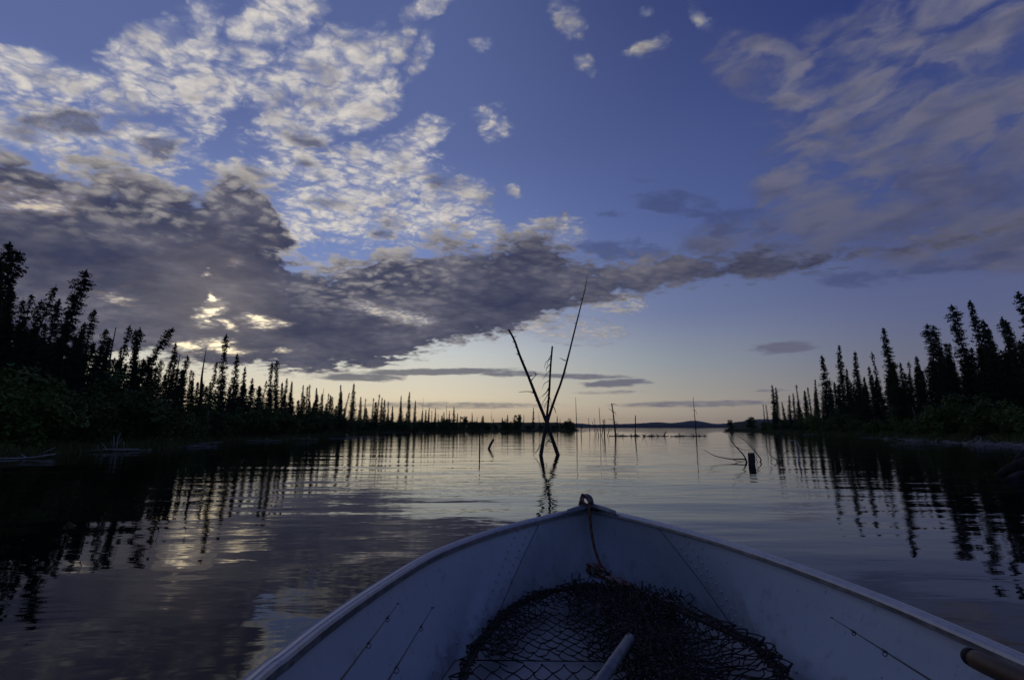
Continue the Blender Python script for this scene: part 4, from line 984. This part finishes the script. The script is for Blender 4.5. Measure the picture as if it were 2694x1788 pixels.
# ------------------------------------------------------------------ landing net
net = thing('landing_net', on_z(1600, 1700, ZC), 'black landing net heaped on the boat floor with its silver pole lying across', 'fishing net')
def LN(p): return Vector(p) - net.location
hoop_px = [(1205, 1830, .30), (1232, 1755, .30), (1262, 1700, .30), (1308, 1638, .30), (1370, 1588, .30), (1450, 1556, .31), (1560, 1545, .32), (1670, 1562, .33), (1771, 1600, .335), (1880, 1648, .335), (1981, 1699, .33), (2042, 1760, .32), (2075, 1840, .31), (2030, 1960, .30), (1650, 2050, .30), (1300, 1980, .30)]
hoop = [on_z(x, y, z) for x, y, z in hoop_px]
HP = spline(hoop + [hoop[0]], 160)[:-1]
mb = MB(); mb.tube([LN(q) for q in HP], .0075, 8, closed=True); mb.build('hoop', M['net'], net, True)
mb = MB()
ha, hb = on_z(1657, 1678, .405), on_z(1500, 1910, .46)
mb.tube([LN(ha), LN(ha.lerp(hb, .02)), LN(hb)], [.0150, .0165, .0165], 14); d = (hb - ha).normalized()
mb.build('pole', M['tube'], net, True)
mb = MB(); pin = ha + d * .02; mb.tube([LN(pin + Vector((0, 0, .012))), LN(pin + Vector((0, 0, .019)))], [.004, .003], 6); mb.build('pin', M['dark'], net)

CEN = sum(HP, Vector()) / len(HP)
def cords(fn, nu, nv, r, mb, keep=None, jag=.004, seed=0, sub=3):
    """diamond netting: node (i, j) -> fn(u, v); every cord sags a little"""
    rnd = random.Random(seed); N = {}
    def node(i, j):
        if (i, j) not in N:
            p = fn(i / nu, j / nv)
            N[i, j] = None if p is None else p + Vector((rnd.gauss(0, jag), rnd.gauss(0, jag), abs(rnd.gauss(0, jag * .6))))
        return N[i, j]
    for i in range(nu):
        for j in range(nv):
            if (i + j) % 2: continue
            for di, dj in ((1, 1), (1, -1)):
                if not 0 <= j + dj <= nv: continue
                a, b_ = node(i, j), node(i + di, j + dj)
                if a is None or b_ is None: continue
                if keep and not keep((i + .5 * di) / nu, (j + .5 * dj) / nv): continue
                mid = (a + b_) / 2 + Vector((rnd.gauss(0, jag), rnd.gauss(0, jag), -(a - b_).length * rnd.uniform(0, .12)))
                P = spline([a, mid, b_], sub + 1); mb.tube([LN(q) for q in P], r, 4, cap=False)
            a = node(i, j)
            if a is not None: mb.tube([LN(a - Vector((.004, 0, 0))), LN(a + Vector((.004, 0, 0)))], r * 1.5, 4)
# flat mesh on the floor inside the hoop, seen through to the boards
mb = MB()
def flat(u, v):
    x = 1262 + 400 * u + 60 * (v - .5); y = 1584 + 172 * v + 46 * math.sin(u * 2.6) * (1 - v) - 20 * math.sin(u * 3.1)
    return on_z(x, y, ZC + .022 + .012 * math.sin(u * 9) * math.sin(v * 7) + .05 * max(0, u - .75))
cords(flat, 20, 12, .0024, mb, seed=1)
def flat2(u, v):
    x = 1215 + 480 * u; y = 1752 + 120 * v
    return on_z(x, y, ZC + .05 + .02 * math.sin(u * 8))
cords(flat2, 18, 6, .0026, mb, seed=2)
# skirt hanging from the hoop down to the floor, all round the visible rim
def skirt(a0, a1, drop, out, wob, seed):
    def fn(u, v):
        k = (a0 + (a1 - a0) * u) * (len(HP) - 1); i = int(k) % len(HP); h = HP[i].lerp(HP[(i + 1) % len(HP)], k - int(k))
        rad = Vector((h.x - CEN.x, h.y - CEN.y, 0)).normalized()
        w = wob * math.sin(u * 61 + seed) + wob * math.sin(u * 27 + seed * 2)
        return h + rad * (out * math.sin(v * 2.6) + w * v) + Vector((0, 0, .012 + .03 * math.sin(v * 3.0) - drop * v))
    return fn
def hoop_at(u):
    k = (u % 1.0) * len(HP); i = int(k) % len(HP); return HP[i].lerp(HP[(i + 1) % len(HP)], k - int(k))
def loops(a0, a1, n, size, seed, r=.0025):
    """slack meshes hanging over the rim in rounded loops"""
    rnd = random.Random(seed)
    for q in range(n):
        u0 = a0 + (a1 - a0) * (q + rnd.uniform(-.3, .3)) / n; u1 = u0 + (a1 - a0) / n * rnd.uniform(2.2, 4.6)
        a, b_ = hoop_at(u0), hoop_at(u1); rad = Vector((a.x - CEN.x, a.y - CEN.y, 0)).normalized(); s = size * rnd.uniform(.4, 1.2); up = Vector((0, 0, 1))
        sl = (b_ - a) * rnd.uniform(-.4, .4)
        P = spline([a, a.lerp(b_, .2) + rad * s * .7 + up * s * .35 + sl * .5, a.lerp(b_, .5) + rad * s + up * s * rnd.uniform(.1, .6) + sl, a.lerp(b_, .85) + rad * s * .7 + up * s * .2, b_], 16)
        mb.tube([LN(p_) for p_ in P], r, 5, cap=False)
        m_ = P[8]; c_ = hoop_at(u0 + (u1 - u0) * rnd.uniform(.3, 1.4)) - rad * s * .5 - up * .01
        mb.tube([LN(p_) for p_ in spline([m_, m_.lerp(c_, .5) + up * s * .2 + sl * .3, c_], 6)], r, 5, cap=False)
        mb.tube([LN(m_ - sl.normalized() * .004 if sl.length > 1e-5 else m_), LN(m_ + rad * .004)], r * 1.7, 5)
loops(.02, .41, 50, .030, 31); loops(.02, .41, 44, .018, 32); loops(.39, .78, 34, .046, 33); loops(.39, .78, 40, .024, 34); loops(.97, 1.03, 6, .04, 35)
def inner(a0, a1, depth, drop, seed, wob=.02):
    def fn(u, v):
        k = (a0 + (a1 - a0) * u) * (len(HP) - 1); i = int(k) % len(HP); h = HP[i].lerp(HP[(i + 1) % len(HP)], k - int(k))
        rad = Vector((CEN.x - h.x, CEN.y - h.y, 0)).normalized()
        n = mnoise.noise(Vector((u * 9, v * 5, seed))) * wob
        return h + rad * (depth * v) + Vector((0, 0, n + .012 - drop * math.sin(min(1, v * 1.2) * 1.57)))
    return fn
cords(inner(.10, .42, .10, .02, 2), 46, 4, .0021, mb, seed=5, jag=.006); cords(inner(.12, .42, .13, .05, 8), 40, 5, .0019, mb, seed=45, jag=.007)
cords(inner(.56, .80, .30, .07, 6), 34, 8, .0023, mb, seed=6, jag=.008)
# the gathered heap: folds of netting piled over one another
def heap(seed, cx, cy, sx, sy, zb, zt, rot=0.0):
    rnd = random.Random(seed); ph = [rnd.uniform(0, 6.28) for _ in range(6)]; c_, s_ = math.cos(rot), math.sin(rot)
    def fn(u, v):
        a, b_ = (u - .5) * sx, (v - .5) * sy
        a += 22 * mnoise.noise(Vector((u * 6, v * 6, seed))); b_ += 18 * mnoise.noise(Vector((u * 6, v * 6, seed + 9)))
        x, y = cx + a * c_ - b_ * s_, cy + a * s_ + b_ * c_
        e = max(0.0, 1 - ((u - .5) * 2) ** 2) * max(0.0, 1 - ((v - .5) * 2) ** 2)
        return on_z(x, y, zb + (zt - zb) * e ** .6 + .018 * mnoise.noise(Vector((u * 9, v * 9, seed + 3))))
    return fn
for k, a in enumerate([(11, 1650, 1600, 270, 100, .27, .40, .12), (12, 1630, 1582, 290, 85, .26, .37, .10), (13, 1640, 1640, 300, 150, .25, .39, .35), (14, 1700, 1690, 260, 210, .25, .40, .5), (15, 1780, 1740, 280, 220, .25, .40, .6), 
                       (17, 1480, 1562, 220, 44, .27, .335, -.10), (18, 1660, 1580, 330, 90, .28, .38, .15),  (20, 1640, 1566, 270, 60, .27, .37, .1), (21, 1690, 1660, 240, 160, .26, .36, .4), 
                        (24, 1760, 1790, 260, 160, .26, .39, .4)]):
    cords(heap(*a), int(a[3] / 13), int(a[4] / 13), .0018 if k % 3 else .0022, mb, seed=a[0], jag=.007, sub=2)
mb.build('netting', M['net'], net)

# ------------------------------------------------------------------ rods and paddle
from mathutils.bvhtree import BVHTree
def bvh(o):
    me = o.data; return BVHTree.FromPolygons([o.matrix_basis @ v.co + boat.location for v in me.vertices], [tuple(q.vertices) for q in me.polygons])
BL, BR = bvh(sideL), bvh(sideR)
def inside(tree, x, y, k):
    d = ray(x, y).normalized(); h = tree.ray_cast(CAM, d)
    return CAM + d * ((h[3] if h[0] else 1.5) * k)
def fishing_rod(pts, tree, k0, k1, label, r0, r1, gr_):
    a = inside(tree, *pts[0], k0); b_ = inside(tree, *pts[-1], k1); o = thing('fishing_rod', a, label, 'fishing rod', 'fishing rods lying in the boat')
    e = b_ + (b_ - a) * .9; ln = (e - a).length
    mb = MB(); P = [Vector((0, 0, 0)).lerp(e - a, i / 12) for i in range(13)]; mb.tube(P, [r0 + (r1 - r0) * i / 12 for i in range(13)], 7); mb.build('blank', M['rod'], o, True)
    side = (b_ - a).cross(Vector((0, 0, 1))).normalized(); down = side.cross(b_ - a).normalized()
    if down.z > 0: down = -down
    for q, (x, y) in enumerate(pts[:-1]):
        p0 = a + (b_ - a) * (abs(y - pts[0][1]) / abs(pts[-1][1] - pts[0][1])) - a
        rr = gr_ * (1 + .25 * q); cc = p0 + down * (rr + .002) * (0 if q == 0 else 1) - (b_ - a).normalized() * (rr if q == 0 else 0)
        ax = (b_ - a).normalized(); u_, w_ = side, (down if q else ax)
        mb = MB(); mb.tube([cc + (u_ * math.cos(t * .5236) + w_ * math.sin(t * .5236)) * rr for t in range(12)], .0011, 5, closed=True)
        if q: mb.tube([p0 - ax * .012, p0 + ax * .012], [.0032, .0032], 6)
        mb.build('line_guide', M['dark'], o, True)
    return o
fishing_rod([(1046, 1588), (1012, 1634), (959, 1706), (894, 1790)], BL, .94, .86, 'left one of two thin rods leaning along the port side of the boat', .0010, .0048, .0042)
fishing_rod([(1137, 1599), (1104, 1658), (1042, 1761), (1020, 1790)], BL, .93, .86, 'right one of two rods along the port side, with bigger ring guides', .0010, .0044, .0050)
fishing_rod([(2190, 1625), (2257, 1670), (2344, 1725), (2455, 1792)], BR, .95, .86, 'single thin rod lying along the starboard side of the boat', .0010, .0044, .0036)
a, b_ = inside(BR, 2553, 1727, .80), inside(BR, 2720, 1806, .78)
o = thing('wooden_paddle', a, 'rounded wooden paddle handle with a dark tip at the lower right corner', 'paddle')
e = (b_ - a).normalized(); mb = MB(); mb.tube([e * .012, e * .03, e * .9], [.0185, .0192, .0205], 16); mb.build('shaft', M['wood'], o, True)
mb = MB(); mb.tube([-e * .012, -e * .009, -e * .002, e * .014], [.006, .013, .0175, .0190], 16); mb.build('grip_tip', M['rubber'], o, True)

# ------------------------------------------------------------------ evening air over the lake
m = bpy.data.materials.new('evening_haze'); m.use_nodes = True; nt = m.node_tree; nt.nodes.clear()
pv = nt.nodes.new('ShaderNodeVolumePrincipled'); pv.inputs['Density'].default_value = 9.0e-5; pv.inputs['Color'].default_value = (0.72, 0.80, 0.95, 1)
ou = nt.nodes.new('ShaderNodeOutputMaterial'); nt.links.new(pv.outputs[0], ou.inputs['Volume'])
mb = MB(); hx, hy0, hy1, hz0, hz1 = 3700, -700, 3700, -3.0, 62.0
for q in (((-1, 0, 0), (-1, 0, 1), (-1, 1, 1), (-1, 1, 0)), ((1, 0, 0), (1, 1, 0), (1, 1, 1), (1, 0, 1)), ((-1, 0, 0), (1, 0, 0), (1, 0, 1), (-1, 0, 1)), ((-1, 1, 0), (-1, 1, 1), (1, 1, 1), (1, 1, 0)), ((-1, 0, 1), (1, 0, 1), (1, 1, 1), (-1, 1, 1)), ((-1, 0, 0), (-1, 1, 0), (1, 1, 0), (1, 0, 0))):
    mb.face([(x * hx, hy1 if y else hy0, hz1 if z else hz0) for x, y, z in q])
o = mb.build('haze', m, label='thin blue evening haze lying over the whole lake', cat='haze', kind='stuff')
bm = bmesh.new(); bm.from_mesh(o.data); bmesh.ops.remove_doubles(bm, verts=bm.verts, dist=1e-3); bmesh.ops.recalc_face_normals(bm, faces=bm.faces); bm.to_mesh(o.data); bm.free()
